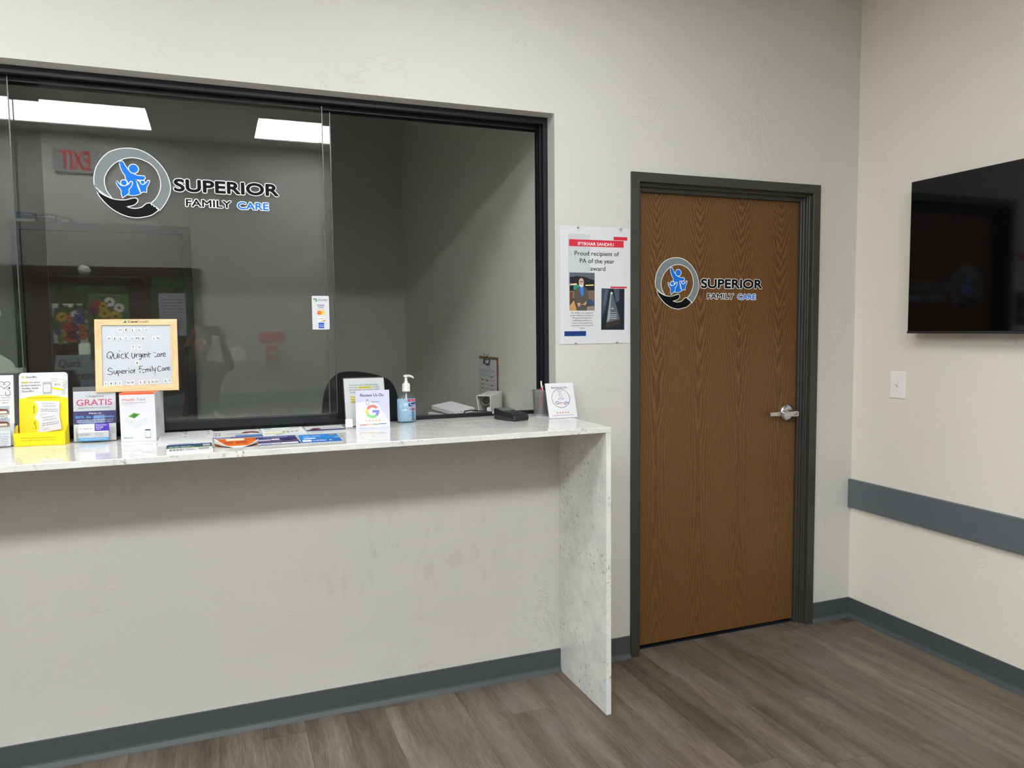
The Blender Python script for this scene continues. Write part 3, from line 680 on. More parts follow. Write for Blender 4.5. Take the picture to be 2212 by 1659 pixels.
b = B(); b.box(0,.088,-.0042,0,0,.052, M_CARD)
b.text('Quick Care',.020,.084,.040,.0034,(90,92,98),F,.0045,bold=.01); b.lines(.030,.082,.032,6,.0058,.0018,(130,132,138),F,.0045,8)
tag(b.obj('card_stack', loc=(-.731, -.0105, Z0+.003), rot=(R(-9), 0, R(3))), 'short stack of white business cards in front of the left flyer', 'cards')

# yellow stand with savings cards
YW = .150
t = thing('savings_card_stand', 'yellow and white cardboard stand of pharmacy savings cards', 'display stand', (-.552, .0265, Z0), (0, 0, R(-7.5)))
M_YEL = pm('yellow_card', YEL, .4, var=.01); M_YELD = pm('yellow_card_inside', (244,226,110), .5)
tl = R(-6); RT = Matrix.Rotation(tl, 4, 'X')
b = B(M=RT)
prof = [(-.075,.004),(.075,.004)]+[(.063+.012*math.cos(R(a)), .2325+.012*math.sin(R(a))) for a in range(0, 91, 15)]+[(-.063+.012*math.cos(R(a)), .2325+.012*math.sin(R(a))) for a in range(90, 181, 15)]
b.prism(prof, 'y', 0, .002, M_CARD); b.prism([(-.0752,.0),(.0752,0),(.0752,.155)]+[(.0752-.1504*i/12, .155+.012*math.sin(PI*i/12)) for i in range(1, 12)]+[(-.0752,.155)], 'y', -.0006, 0, M_YEL)
b.prism([(-.077,.004),(.077,.004),(.077,.2),(.077,.2445),(-.06,.2445),(-.077,.2)], 'y', .0022, .0036, M_BLACKP); b.obj('back_panel', t)
b = B(M=RT); gl = .0009
for a in (0, 90): b.rect(-.066 if a == 0 else -.0633, -.0582 if a == 0 else -.0609, .2285 if a == 0 else .2258, .2309 if a == 0 else .2336, (246,222,40), F, gl)
b.text('GoodRx',-.0535,-.0195,.2268,.0062,(60,60,60),F,gl,bold=-.004)
b.rect(-.066,-.044,.2085,.2155,(250,238,140),F,.0004)
for i, (s_, u1) in enumerate((('Save on your',-.0085),('prescriptions',-.0085),('today with',-.0165),('GoodRx',-.029))): b.text(s_,-.0655,u1,.2090-i*.0102,.0060,(44,44,44),F,gl,bold=.004)
b.poly([(.0225,.2235),(.0695,.2170),(.0635,.1795),(.0275,.1865)], ink((176,176,176)), F, .0004); b.poly([(.024,.222),(.068,.216),(.062,.181),(.029,.188)], ink((224,224,222)), F, .0005); b.poly([(.028,.1935),(.0635,.1860),(.062,.1810),(.0275,.1875)], ink(YEL), F, .0008)
b.text('80%',.034,.053,.1985,.0072,(60,60,62),F,gl,bold=.004); b.text('OFF',.0565,.064,.1985,.003,(60,60,62),F,gl); b.lines(.027,.046,.216,2,.0045,.0014,(150,150,150),F,gl,2); b.disc(.060,.2085,.0028,(240,206,50),F,gl,10)
b.rrect(-.002,.026,.170,.212,.004,(176,176,176),F,.0010); b.rect(.001,.021,.178,.203,(226,226,226),F,.0012); b.lines(.003,.019,.199,5,.004,.0012,(160,160,160),F,.0014,3)
for i in range(4): b.disc(.068-.0022*i, .207-.0115*i, .0048, (150,150,150), F, .0011, 12); b.disc(.068-.0022*i, .207-.0115*i, .0030, (240,240,238), F, .0013, 12)
b.text('Take this free card to the pharmacy to',-.047,.047,.1565,.0040,(90,80,10),F,gl,bold=.006)
b.rrect(-.062,.058,.112,.138,.004,(246,246,246),F,.0005); b.lines(.045,.057,.131,3,.0075,.0016,(120,120,120),F,.0008,4)
b.obj('printing', t)
b = B()
b.prism([(-.0785,0),(.0785,0),(.0785,.047),(-.0785,.0445)], 'y', -.044, -.0425, M_YEL); b.box(-.0785,.0785,-.044,.004,0,.0015, M_YEL)
for sx in (-1, 1): b.prism([(-.044,0),(.001,0),(-.001,.068),(-.012,.066),(-.040,.046),(-.044,.0455)], 'x', sx*.0785, sx*.0770, M_YEL if sx > 0 else M_YELD)
Ft = lambda u, v, l: (u, -.044-l, v)
b.text('Insured and uninsured patients can',-.054,.049,.0255,.0044,(150,120,0),Ft,.0003,bold=.006); b.text('use GoodRx to save at the pharmacy',-.054,.049,.0170,.0044,(150,120,0),Ft,.0003,bold=.006)
b.obj('tray', t)
def savings_card(label, u, z, rot, dy):
    c = thing('savings_card', label, 'card', (0,0,0), group='savings cards in the yellow stand')
    c.matrix_world = Matrix.Translation((-.552, .0265, Z0)) @ Matrix.Rotation(R(-7.5), 4, 'Z') @ RT @ Matrix.Translation((u, dy, z)) @ Matrix.Rotation(R(rot), 4, 'Y')
    b = B(); b.rrect(-.045,.045,-.0285,.0285,.004, M_CARD, F, .0007); b.rrect(-.045,.045,-.0285,.0285,.004, M_CARD, F, -.0003)
    p = [(-.041,-.0285),(-.033,-.0285)]+[(-.033+.012*math.sin(PI*i/8), -.0285+.057*i/8) for i in range(1, 8)]+[(-.033,.0285),(-.041,.0285),(-.045,.0245),(-.045,-.0245)]
    b.poly(p, M_YEL, F, .0010); b.obj('card', c)
    b = B(); FV = lambda u_, v_, l: (-.030-v_, -l, u_)
    b.text('GoodRx',-.014,.014,0,.0065,(70,60,10),FV,.0012,bold=.008)
    b.text('Prescription Savings Card',-.008,.030,.019,.0032,(50,50,54),F,.0010,bold=.01); b.lines(-.006,.034,.0125,2,.0035,.0012,(140,140,144),F,.0010,5); b.rect(-.014,.042,-.010,.004,(214,216,220),F,.0009); b.lines(-.012,.040,-.001,2,.006,.0020,(110,112,118),F,.0012,6); b.lines(-.012,.006,-.017,2,.0045,.0012,(130,132,138),F,.0010,7)
    b.obj('printing', c)
savings_card('upper white and yellow savings card on the yellow stand', .004, .118, 2, -.0035)
savings_card('lower tilted white and yellow savings card tucked into the yellow stand', .008, .070, -8, -.0075)

# clear holder with purple savings advert
t = thing('advert_holder', 'clear acrylic holder showing a grey and purple savings advert', 'brochure holder', (-.396, .010, Z0), (R(-8), 0, R(-4)))
b = B(); b.box(-.0675,.0675,.003,.005,0,.192, M_ACRYL); b.box(-.0675,.0675,-.002,0,.0,.192, M_ACRYL); b.box(-.0675,.0675,-.03,.005,0,.0025, M_ACRYL)
b.box(-.052,.052,-.030,-.0275,0,.032, M_ACRYL); b.box(-.052,-.0495,-.0275,-.002,0,.026, M_ACRYL); b.box(.0495,.052,-.0275,-.002,0,.026, M_ACRYL); b.obj('holder', t)
b = B(); b.box(-.066,.066,.0005,.0025,.003,.176, pm('advert_grey', (212,212,216), .5)); FA = lambda u, v, l: (u, -l+.0005, v); gl = .0006
b.rect(-.066,.066,.062,.107,(66,58,112),FA,.0003)
b.text('SingleCare',-.018,.029,.1555,.0064,(70,70,78),FA,gl,bold=.006); b.poly([(-.028,.1585),(-.0245,.162),(-.021,.1585),(-.0245,.155)], ink((70,130,190)), FA, gl); b.disc(-.0245,.1585,.0016,(212,212,216),FA,gl+.0002,8)
b.text('GRATIS',-.0565,.0545,.1265,.0205,(196,60,110),FA,gl,bold=.022,res=4); b.text('Tarjetas de ahorros en farmacia.',-.053,.052,.1165,.0040,(96,92,104),FA,gl,bold=.006)
b.text('Hasta un',-.018,.020,.0965,.0056,(240,240,246),FA,gl,bold=.02); b.text('80% de descuento',-.060,.061,.0825,.0088,(96,176,238),FA,gl,bold=.02)
b.text('en tus medicamentos aprobados por la',-.056,.057,.0742,.0036,(226,224,240),FA,gl,bold=.01); b.text('FDA, no cubiertos por el seguro medico.',-.056,.057,.0675,.0036,(226,224,240),FA,gl,bold=.01)
b.rect(-.066,.066,.003,.062,(230,230,228),FA,.0003); b.lines(-.060,-.050,.045,4,.006,.0016,(150,150,150),FA,gl,3); b.lines(.052,.064,.045,4,.006,.0016,(150,150,150),FA,gl,4)
b.obj('advert_sheet', t)
t = thing('card_stack', 'stack of white purple and blue savings cards in the clear advert holder', 'cards', (-.396, .010, Z0), (R(-8), 0, R(-4)))
b = B(); b.box(-.047,.047,-.0265,-.010,.0028,.060, M_CARD, .001); b.obj('cards', t)
b = B(); FC = lambda u, v, l: (u, -.0265-l, v); gl = .0006
b.rrect(.004,.0492,.0360,.0630,.003,(84,58,168),FC,.0003); b.text('Prescription',.008,.042,.0545,.0044,(240,238,250),FC,gl,bold=.02); b.text('Savings',.008,.031,.0478,.0044,(240,238,250),FC,gl,bold=.02); b.text('Card',.008,.023,.0412,.0044,(240,238,250),FC,gl,bold=.02)
b.text('SingleCare',-.034,-.002,.0430,.0046,(90,92,100),FC,gl,bold=.006); b.poly([(-.0425,.0452),(-.040,.0477),(-.0375,.0452),(-.040,.0427)], ink((90,150,200)), FC, gl)
b.lines(-.043,-.010,.0260,2,.0045,.0014,(110,112,118),FC,gl,9); b.lines(.006,.014,.0290,4,.0042,.0012,(150,152,158),FC,gl,2); b.lines(.016,.030,.0290,4,.0042,.0012,(150,152,158),FC,gl,3)
b.rect(-.047,.047,.0028,.0135,(90,170,226),FC,.0003); b.text('UP TO 80% OFF YOUR PRESCRIPTIONS!',-.040,.040,.0065,.0038,(226,240,250),FC,gl,bold=.01)
b.obj('printing', t)

# blood pressure monitor box
t = thing('monitor_box', 'white blood pressure monitor box with orange top under the letter board', 'box', (-.3105, -.0410, Z0), (0, 0, R(-8.3)))
BW, BD, BH = .1135, .135, .169
b = B(); b.box(0,BW,0,BD,0,BH-.0006, M_CARD, .0012); b.obj('carton', t)
b = B(); b.box(0.0008,BW-.0008,.0008,BD-.0008,BH-.0006,BH, pm('orange_card', (226,92,52), .4)); b.box(.0006,BW-.0006,-.0003,.0,BH-.006,BH-.0005, pm('orange_card', (226,92,52), .4)); b.obj('orange_lid', t)
b = B(); gl = .0004
b.text('iHealth',.009,.049,.1415,.0088,(214,80,62),F,gl,bold=-.002,res=4); b.text('Track',.0555,.084,.1418,.0088,(110,110,114),F,gl,bold=-.006,res=4)
b.text('Connected Blood Pressure Monitor',.0095,.085,.1335,.0034,(80,80,84),F,gl,bold=.01); b.text('Tensiometre Connecte',.0095,.052,.1280,.0028,(150,150,154),F,gl)
q = lambda pts, c, l: b.poly(pts, ink(c), F, l)
q([(.018,.085),(.052,.070),(.088,.084),(.086,.062),(.048,.043),(.020,.063)], (206,208,214), .0003); q([(.0175,.0855),(.048,.103),(.088,.088),(.054,.0715)], (240,241,244), .0004)
q([(.0255,.0875),(.0445,.1005),(.066,.0955),(.046,.0795)], (110,158,84), .0006); q([(.034,.0885),(.045,.096),(.058,.0925),(.047,.0835)], (70,112,58), .0007); b.disc(.068,.0795,.003,(214,214,218),F,.0006,10); b.disc(.075,.084,.0024,(214,214,218),F,.0006,10)
b.text('?',.034,.0365,.066,.004,(120,120,126),F,.0007)
b.rrect(.078,.0965,.0105,.0415,.002,(130,132,136),F,.0003); b.rect(.0795,.095,.014,.0375,(238,240,244),F,.0005); b.rect(.0795,.095,.0365,.0405,(66,76,96),F,.0006); b.arc(.0875,.027,.003,.0042,0,360,(190,194,200),F,.0007)
b.arc(.0125,.0132,.0018,.0030,0,360,(44,90,140),F,gl); b.text('Bluetooth',.0175,.038,.0110,.0048,(60,70,84),F,gl,bold=.01)
FS = lambda u, v, l: (BW+l, u, v)
b.lines(.015,.06,.11,10,.006,.0018,(150,150,150),FS,.0003,12)
b.obj('printing', t)

# letter board on top of the box
BU, BVH = .2660, .2580
bw = thing('letter_board', 'pale wooden framed letter board with welcome message on the monitor box', 'letter board', (-.2560, .020, Z0+BH+.0008), (R(-9.5), 0, R(-1.5)))
b = B(); fw_ = .0215
b.prism([(-BU/2,0),(BU/2,0),(BU/2-fw_,fw_),(-BU/2+fw_,fw_)], 'y', 0, .014, M_PINEH); b.obj('frame_rail', bw); b = B(); b.prism([(-BU/2,BVH),(BU/2,BVH),(BU/2-fw_,BVH-fw_),(-BU/2+fw_,BVH-fw_)], 'y', 0, .014, M_PINEH); b.obj('frame_rail', bw)
b = B(); b.prism([(-BU/2,0),(-BU/2+fw_,fw_),(-BU/2+fw_,BVH-fw_),(-BU/2,BVH)], 'y', 0, .014, M_PINEV); b.obj('frame_stile', bw); b = B(); b.prism([(BU/2,0),(BU/2-fw_,fw_),(BU/2-fw_,BVH-fw_),(BU/2,BVH)], 'y', 0, .014, M_PINEV); b.obj('frame_stile', bw)
b = B(); b.box(-BU/2+.01,BU/2-.01,.0055,.0105,.01,BVH-.01, pm('magnetic_white_board', (186,192,200), .3, var=.01)); b.obj('white_panel', bw)
b = B(); b.text('CareCredit',-.0270,.0410,.2455,.0075,(40,50,50),F,.0003,bold=.004)
b.text('Care',-.0270,.0035,.2455,.0075,(30,40,40),F,.0004,bold=.025)
b.poly([(-.043,.2445),(-.031,.2445),(-.0345,.2535)], ink((40,120,90)), F, .0003); b.poly([(-.037,.2475),(-.030,.2475),(-.033,.2525)], ink((90,160,120)), F, .0005); b.obj('frame_print', bw)
HU = lambda X: (X-205)/1582*BU-BU/2
HV = lambda Y: (1515-Y)/1385*BVH
strokes = [
 [(535,800),(520,765),(495,748),(455,757),(428,800),(428,850),(460,873),(505,850),(532,815),(535,800)],[(475,825),(510,888)],
 [(548,788),(546,840),(565,878),(600,868),(618,830),(622,780)],[(622,800),(632,872)],[(650,790),(656,872)],[(657,733),(661,741)],
 [(740,803),(712,795),(688,825),(690,862),(715,880),(748,868)],[(768,772),(777,880)],[(826,768),(780,826),(832,886)],
 [(895,780),(893,845),(912,878),(940,862),(950,785)],[(950,800),(955,850)],[(972,798),(982,865)],[(980,828),(998,803),(1022,800)],
 [(1072,805),(1045,798),(1030,830),(1045,855),(1068,835),(1072,808),(1074,875),(1052,905),(1030,892)],
 [(1090,838),(1128,822),(1118,796),(1092,808),(1088,845),(1108,862),(1135,852)],[(1140,800),(1146,864)],[(1145,828),(1168,800),(1186,822),(1190,866)],
 [(1213,770),(1218,845),(1232,864)],[(1194,812),(1260,798)],[(1322,783),(1346,778)],[(1328,856),(1350,864),(1374,850)],
 [(1428,806),(1398,798),(1380,832),(1398,860),(1424,835),(1428,808),(1434,858)],[(1450,796),(1458,856)],[(1456,825),(1474,798),(1494,798)],
 [(1495,832),(1540,815),(1525,785),(1500,798),(1496,838),(1515,858),(1548,852)],
 [(515,1078),(480,1058),(445,1075),(442,1105),(500,1128),(522,1155),(490,1185),(430,1172)],[(545,1108),(552,1155),(575,1172),(595,1125),(598,1110)],[(596,1120),(602,1168)],
 [(613,1115),(632,1215)],[(617,1132),(645,1112),(666,1130),(650,1158),(622,1160)],[(682,1145),(740,1130),(722,1106),(692,1120),(690,1155),(715,1168),(748,1160)],
 [(758,1110),(770,1166)],[(765,1136),(784,1112),(802,1112)],[(826,1110),(836,1162)],[(827,1070),(830,1076)],
 [(885,1105),(862,1120),(862,1148),(885,1160),(908,1145),(908,1118),(885,1105)],[(924,1096),(936,1162)],[(932,1130),(948,1096)],
 [(1030,1045),(1092,1030)],[(1028,1042),(1042,1092)],[(1010,1092),(1072,1080)],[(1040,1130),(1041,1162)],
 [(1132,1100),(1100,1098),(1082,1120)],[(1088,1160),(1128,1156)],[(1150,1095),(1156,1150)],[(1155,1118),(1174,1092),(1188,1110),(1192,1148)],[(1190,1115),(1208,1090),(1224,1106),(1228,1142)],
 [(1245,1085),(1252,1140)],[(1243,1052),(1247,1058)],[(1275,1040),(1288,1140)],[(1305,1080),(1318,1126),(1342,1114)],[(1346,1070),(1330,1170)],[(1324,1196),(1328,1202)],
 [(1442,1058),(1412,1042),(1384,1078),(1386,1125),(1415,1142),(1452,1130)],[(1510,1086),(1482,1082),(1468,1112),(1484,1132),(1508,1110),(1512,1088),(1520,1126)],
 [(1534,1076),(1546,1128)],[(1541,1100),(1556,1074),(1568,1072)],[(1572,1102),(1615,1090),(1602,1066),(1578,1078),(1576,1112),(1596,1126),(1625,1116)]]
FB = lambda u, v, l: (u, .0055-l, v)
b = B(); b2 = B()
for st in strokes:
    p = [(HU(x), HV(y)) for x, y in st]
    if len(p) > 2:
        q_ = []
        for i in range(len(p)-1):
            p0 = p[max(i-1, 0)]; p1 = p[i]; p2 = p[i+1]; p3 = p[min(i+2, len(p)-1)]
            for j in range(4):
                tt = j/4; q_.append(tuple(.5*((2*p1[a])+(-p0[a]+p2[a])*tt+(2*p0[a]-5*p1[a]+4*p2[a]-p3[a])*tt*tt+(-p0[a]+3*p1[a]-3*p2[a]+p3[a])*tt**3) for a in (0, 1)))
        p = q_+[p[-1]]
    (b if st[0][1] < 920 else b2).stroke(p, .0021, (26,28,44), FB, .0003)
b.obj('handwriting', bw); b2.obj('handwriting', bw)
tiles = [('H',688,330,0,'first tile of HELLO'),('E',805,333,0,'second tile of HELLO'),('L',928,335,0,'first L of HELLO'),('L',1060,335,0,'second L of HELLO'),('O',1183,337,0,'last tile of HELLO'),
 ('W',472,498,0,'first tile of WELCOME'),('E',588,500,0,'first E of WELCOME'),('L',700,503,0,'L of WELCOME'),('C',797,498,0,'C of WELCOME'),('O',908,503,0,'O of WELCOME'),('M',1010,502,5,'M of WELCOME'),('E',1125,508,2,'last E of WELCOME'),
 ('I',1325,508,8,'tilted first tile of IN'),('N',1402,498,10,'tilted last tile of IN'),('T',922,668,0,'first tile of TO'),('O',1042,668,0,'last tile of TO'),('&',992,970,-10,'tilted single tile between the two handwritten lines'),
 ('1',388,1352,0,'first tile of the bottom number 1421'),('4',485,1352,0,'second tile of the bottom number 1421'),('2',570,1352,0,'third tile of the bottom number 1421'),('1',655,1352,0,'last tile of the bottom number 1421'),
 ('N',812,1348,0,'first tile of NW in the bottom row'),('W',893,1346,0,'last tile of NW in the bottom row'),('1',1045,1346,0,'first tile of 122ND in the bottom row'),('2',1122,1344,0,'first 2 of 122ND in the bottom row'),('2',1205,1344,0,'second 2 of 122ND in the bottom row'),('N',1282,1342,0,'N of 122ND in the bottom row'),('D',1362,1342,0,'last tile of 122ND in the bottom row'),
 ('S',1532,1335,-14,'tilted first tile of ST in the bottom right corner'),('T',1612,1335,-14,'tilted last tile of ST in the bottom right corner')]
M_TILE = pm('letter_tile', (214,215,217), .35, var=.01)
bm_w = Matrix.Translation(bw.location) @ bw.rotation_euler.to_matrix().to_4x4()
for ch, X, Y, rt, lab in tiles:
    b = B(); hw, hh = (.0063, .0080) if Y < 1200 else (.0060, .0080)
    b.box(-hw,hw,-.0012,0,-hh,hh, M_TILE, .0003); cw = {'I': .0008, '1': .0009, 'W': .0046, 'M': .0045}.get(ch, .0036)
    b.text(ch,-cw,cw,-.0040,.0080,(26,26,28),F,.0014,bold=.03,res=3)
    o = b.obj('letter_tile')
    o.matrix_world = bm_w @ Matrix.Translation((HU(X), .0052, HV(Y))) @ Matrix.Rotation(R(rt), 4, 'Y')
    tag(o, 'letter tile %s, %s' % (ch, lab), 'letter tile', 'letter tiles on the welcome board')
# leaflets lying on the counter
def leaflet(name, label, x0, x1, y0, y1, z, draw, th=.0012, rz=0, cat='leaflet', curl=None, body=None, group='leaflets lying on the counter'):
    t = thing(name, label, cat, ((x0+x1)/2, y0, z), (0, 0, R(rz)), group)
    wd, ht = x1-x0, y1-y0; b = B(M=Matrix.Translation((-wd/2, 0, 0)))
    if curl:
        n, m = 18, 18; k = b.mi(body or M_PAPER); vs = {}
        for i in range(n+1):
            for j in range(m+1): vs[i, j] = b.bm.verts.new(b.M @ Vector((wd*i/n, ht*j/m, th+curl(i/n, j/m))))
        for i in range(n):
            for j in range(m):
                f = b.bm.faces.new((vs[i, j], vs[i+1, j], vs[i+1, j+1], vs[i, j+1])); f.smooth = True
                c = draw(None, (i+.5)/n, (j+.5)/m, None); f.material_index = b.mi(ink(c)) if c else k
        b.obj('sheet', t)
        o = t.children[0]; sm = o.modifiers.new('paper', 'SOLIDIFY'); sm.thickness = .0004
        return t
    b.box(0, wd, 0, ht, 0, th, body or M_PAPER); b.obj('sheet', t)
    b = B(M=Matrix.Translation((-wd/2, 0, 0)))
    draw(b, wd, ht, lambda u, v, l: (u*wd, v*ht, th+l)); b.obj('printing', t)
    return t
def d_form(b, w_, h_, F):
    b.rect(.36,.52,.93,.965,(170,70,70),F); b.lines(.05,.44,.84,9,.075,.022,(186,184,190),F,.0004,1); b.lines(.56,.90,.84,9,.075,.022,(186,184,190),F,.0004,2)
    for v in (.80,.66,.40): b.rect(.46,.52,v,v+.05,(96,92,98),F,.0005)
    for v in (.80,.60): b.rect(.91,.96,v,v+.05,(96,92,98),F,.0005)
    b.rect(.535,.54,.05,.9,(200,198,204),F,.0004)
blank = lambda b, w_, h_, F: b.rect(.06,.94,.06,.10,(222,220,224),F)
leaflet('form_sheet', 'bottom white sheet under the clinic form sheets beside the monitor box', -.188, -.016, -.192, .098, Z0, blank, .0022, 1.5, 'sheet', group='white form sheets beside the monitor box')
leaflet('form_sheet', 'middle white sheet between the clinic form sheets beside the monitor box', -.186, -.016, -.184, .104, Z0+.0024, blank, .0022, -.5, 'sheet', group='white form sheets beside the monitor box')
leaflet('form_sheet', 'top printed white form sheet beside the monitor box', -.190, -.018, -.172, .116, Z0+.0048, d_form, .0012, .5, 'sheet', group='white form sheets beside the monitor box')
def d_book(b, w_, h_, F):
    b.rect(0,1,.40,.78,(56,92,60),F,.0003); b.rect(0,1,.60,.80,(40,66,120),F,.0004); b.text('PHARMACY & WELLNESS'[:8],.06,.60,.82,.09,(60,110,170),F,.0005,bold=.02); b.lines(.05,.6,.55,2,.09,.035,(196,214,200),F,.0006,4)
    b.rect(.80,.96,.62,.68,(230,232,236),F,.0006); b.rect(.80,.96,.50,.56,(230,232,236),F,.0006)
    for i in range(12): b.rect(.08+.025*i,.08+.025*i+(.008 if i % 3 else .016),.12,.28,(40,40,42),F,.0005)
    b.rect(.70,.92,.16,.22,(120,124,130),F,.0005); b.rect(.70,.92,.26,.30,(120,124,130),F,.0005); b.lines(.40,.64,.18,1,.1,.04,(90,92,96),F,.0005,6)
leaflet('brochure', 'thick blue and green brochure at the front edge of the counter', -.150, -.014, -.402, -.200, Z0, d_book, .006, 2, 'brochure')
def d_orange(b, u, v, F):
    if v > .92 and .03 < u < .97: return (236,200,150)
    if v < .16: return (240,238,236)
    if .30 < u < .70 and .74 < v < .92: return (246,226,196)
    if .22 < u < .46 and .40 < v < .68: return (190,84,44)
    if .52 < u < .78 and .40 < v < .68: return (184,80,46)
    if .60 > v > .16 and (u < .06 or u > .94): return (236,150,50)
    return (222,112,40) if v < .7 else (214,98,38)
def curl_o(u, v):
    a = max(0, .40-(u*.9+v*1.1))/.40; c = max(0, .34-((1-u)*.9+v*1.1))/.34
    return .034*a**1.5+.024*c**1.5
leaflet('leaflet', 'orange leaflet with two curled front corners on the counter', -.010, .124, -.352, -.125, Z0+.0005, d_orange, .0006, 0, curl=curl_o)
def d_navy(b, w_, h_, F):
    b.rect(0,1,0,1,(58,66,118),F,.0003); b.rect(0,1,.30,.55,(86,74,110),F,.0004); b.rect(.0,.95,.06,.22,(226,228,236),F,.0005)
    b.text('Vaccinations',.18,.80,.84,.09,(216,220,240),F,.0005,bold=.01); b.rect(.03,.34,.50,.66,(196,190,200),F,.0005); b.rect(.36,.56,.54,.70,(220,214,220),F,.0006); b.rect(.60,.98,.40,.72,(44,50,92),F,.0005); b.poly([(.50,.36),(.98,.46),(.98,.36)], ink((120,70,76)), F, .0006)
    b.lines(.05,.55,.10,1,.1,.05,(90,98,140),F,.0007,2)
leaflet('leaflet', 'navy blue leaflet lying between the orange and bright blue ones', .126, .261, -.352, -.140, Z0+.0004, d_navy, .0012, .5)
def d_blue(b, w_, h_, F):
    b.rect(0,1,0,1,(48,130,212),F,.0003); b.rect(0,1,0,.38,(40,104,186),F,.0004); b.text('NEED A',.30,.78,.14,.13,(236,244,250),F,.0006,bold=.03); b.rect(.04,.26,.10,.34,(220,232,244),F,.0006)
    b.rect(.10,.40,.44,.58,(200,226,246),F,.0005); b.lines(.10,.55,.74,1,.1,.06,(190,216,244),F,.0005,3); b.disc(.85,.86,.08,(166,150,70),F,.0005,12); b.poly([(.86,.52),(.98,.56),(.98,.48),(.86,.46)], ink((196,190,120)), F, .0006)
leaflet('leaflet', 'bright blue leaflet at the front right of the leaflet spread', .263, .397, -.352, -.152, Z0+.0004, d_blue, .0012, -2)
def d_b2(b, w_, h_, F):
    b.rect(0,1,0,.16,(84,92,150),F,.0003); b.rect(.45,1,.16,.34,(110,146,190),F,.0003); b.text('SHINGLES',.05,.34,.03,.09,(226,228,240),F,.0005,bold=.02)
    b.lines(.28,.95,.86,1,.1,.03,(150,152,160),F,.0004,3); b.lines(.28,.60,.60,4,.08,.024,(186,188,194),F,.0004,5)
    for v in (.40,.62): b.disc(.06,v,.03,(70,60,60),F,.0005,12,ry=.04); b.disc(.13,v,.03,(70,60,60),F,.0005,12,ry=.04)
    b.poly([(.58,.54),(.66,.70),(.84,.72),(.96,.62),(.98,.46),(.78,.56),(.66,.50)], ink((110,48,52)), F, .0005)
leaflet('leaflet', 'white leaflet with dark red drawing behind the orange leaflet', -.013, .152, -.122, .108, Z0, d_b2, .0012, .5)
def d_b3(b, w_, h_, F):
    b.rect(0,1,0,1,(214,228,236),F,.0003); b.rect(.04,.96,.28,.95,(238,240,230),F,.0004); b.rect(.04,.62,.26,.34,(226,214,110),F,.0005); b.lines(.08,.90,.80,4,.1,.03,(180,184,184),F,.0006,2); b.rect(.06,.26,.86,.92,(110,160,190),F,.0006)
    for i in range(4): b.rect(.46+.1*i,.53+.1*i,.36,.46,(130,134,140),F,.0006)
    b.rect(.70,.92,.86,.91,(190,120,120),F,.0006); b.poly([(.30,.06),(.52,.18),(.48,.20),(.26,.10)], ink((110,134,158)), F, .0006)
leaflet('leaflet', 'pale blue and cream leaflet behind the navy leaflet', .154, .309, -.120, .106, Z0+.0003, d_b3, .0012, 0)
def d_b4(b, w_, h_, F):
    b.rect(0,1,.30,.48,(52,60,118),F,.0003); b.poly([(.08,.52),(.20,.72),(.34,.70),(.40,.54),(.24,.46)], ink((120,48,44)), F, .0005); b.lines(.45,.9,.72,3,.1,.03,(186,188,194),F,.0004,4); b.lines(.10,.80,.16,2,.08,.03,(196,198,204),F,.0004,5)
leaflet('leaflet', 'white leaflet with a navy stripe beside the patient notice holder', .312, .455, -.116, .090, Z0+.0002, d_b4, .0012, -1.5)

# patient notice in an angled acrylic holder
t = thing('notice_holder', 'angled clear acrylic holder behind the square review sign', 'sign holder', (.5455, -.004, Z0+.0028), (R(-20), 0, R(-3)))
b = B(); b.box(-.081,.081,0,.0022,0,.200, M_ACRYL); b.box(-.081,.081,.0042,.0064,.0,.200, M_ACRYL); b.box(-.081,.081,.0,.0064,-.0,.002, M_ACRYL); b.box(-.081,-.079,.0022,.0042,.002,.200, M_ACRYL)
b.prism([(.0064,0),(.0064,.003),(.078,.030),(.080,.0275)], 'x', -.060, .081, M_ACRYL); b.obj('holder', t)
t2 = thing('patient_notice', 'white typed notice with yellow highlighting in the angled acrylic holder', 'notice', (.5455, -.004, Z0+.0028), (R(-20), 0, R(-3)))
b = B(); b.box(-.078,.079,.0025,.0038,.0045,.196, M_PAPER); b.obj('sheet', t2)
b = B(); FN = lambda u, v, l: (u, .0025-l, v); INK = (86,88,92); HL = (240,226,60); gl = .0006
for s_, u0, u1, v in (('ID & INS CARDS ARE REQUIRED',-.058,.056,.1655),('FOR ALL',-.058,-.026,.1555),('NEW PATIENTS',-.023,.027,.1555),('. PLEASE',.030,.060,.1555),('BE PREPARED TO HAND THEM',-.057,.058,.1455),('OVER TO THE STAFF',-.057,.030,.1355)): b.text(s_,u0,u1,v,.0052,INK,FN,gl,bold=.004)
b.rect(-.0245,.029,.1540,.1620,HL,FN,.0003)
for s_, u0, u1, v in (('MUST HAVE CARDS',-.055,.020,.1170),('REQUIRED FOR ALL',-.055,.022,.1070),('INSURANCE VISITS',-.055,.020,.0970)): b.rect(u0-.001,u1,v-.0012,v+.0064,HL,FN,.0003); b.text(s_,u0,u1,v,.0052,INK,FN,gl,bold=.012)
b.text('- THANK YOU',-.045,.015,.0770,.0052,INK,FN,gl,bold=.004); b.obj('typing', t2)

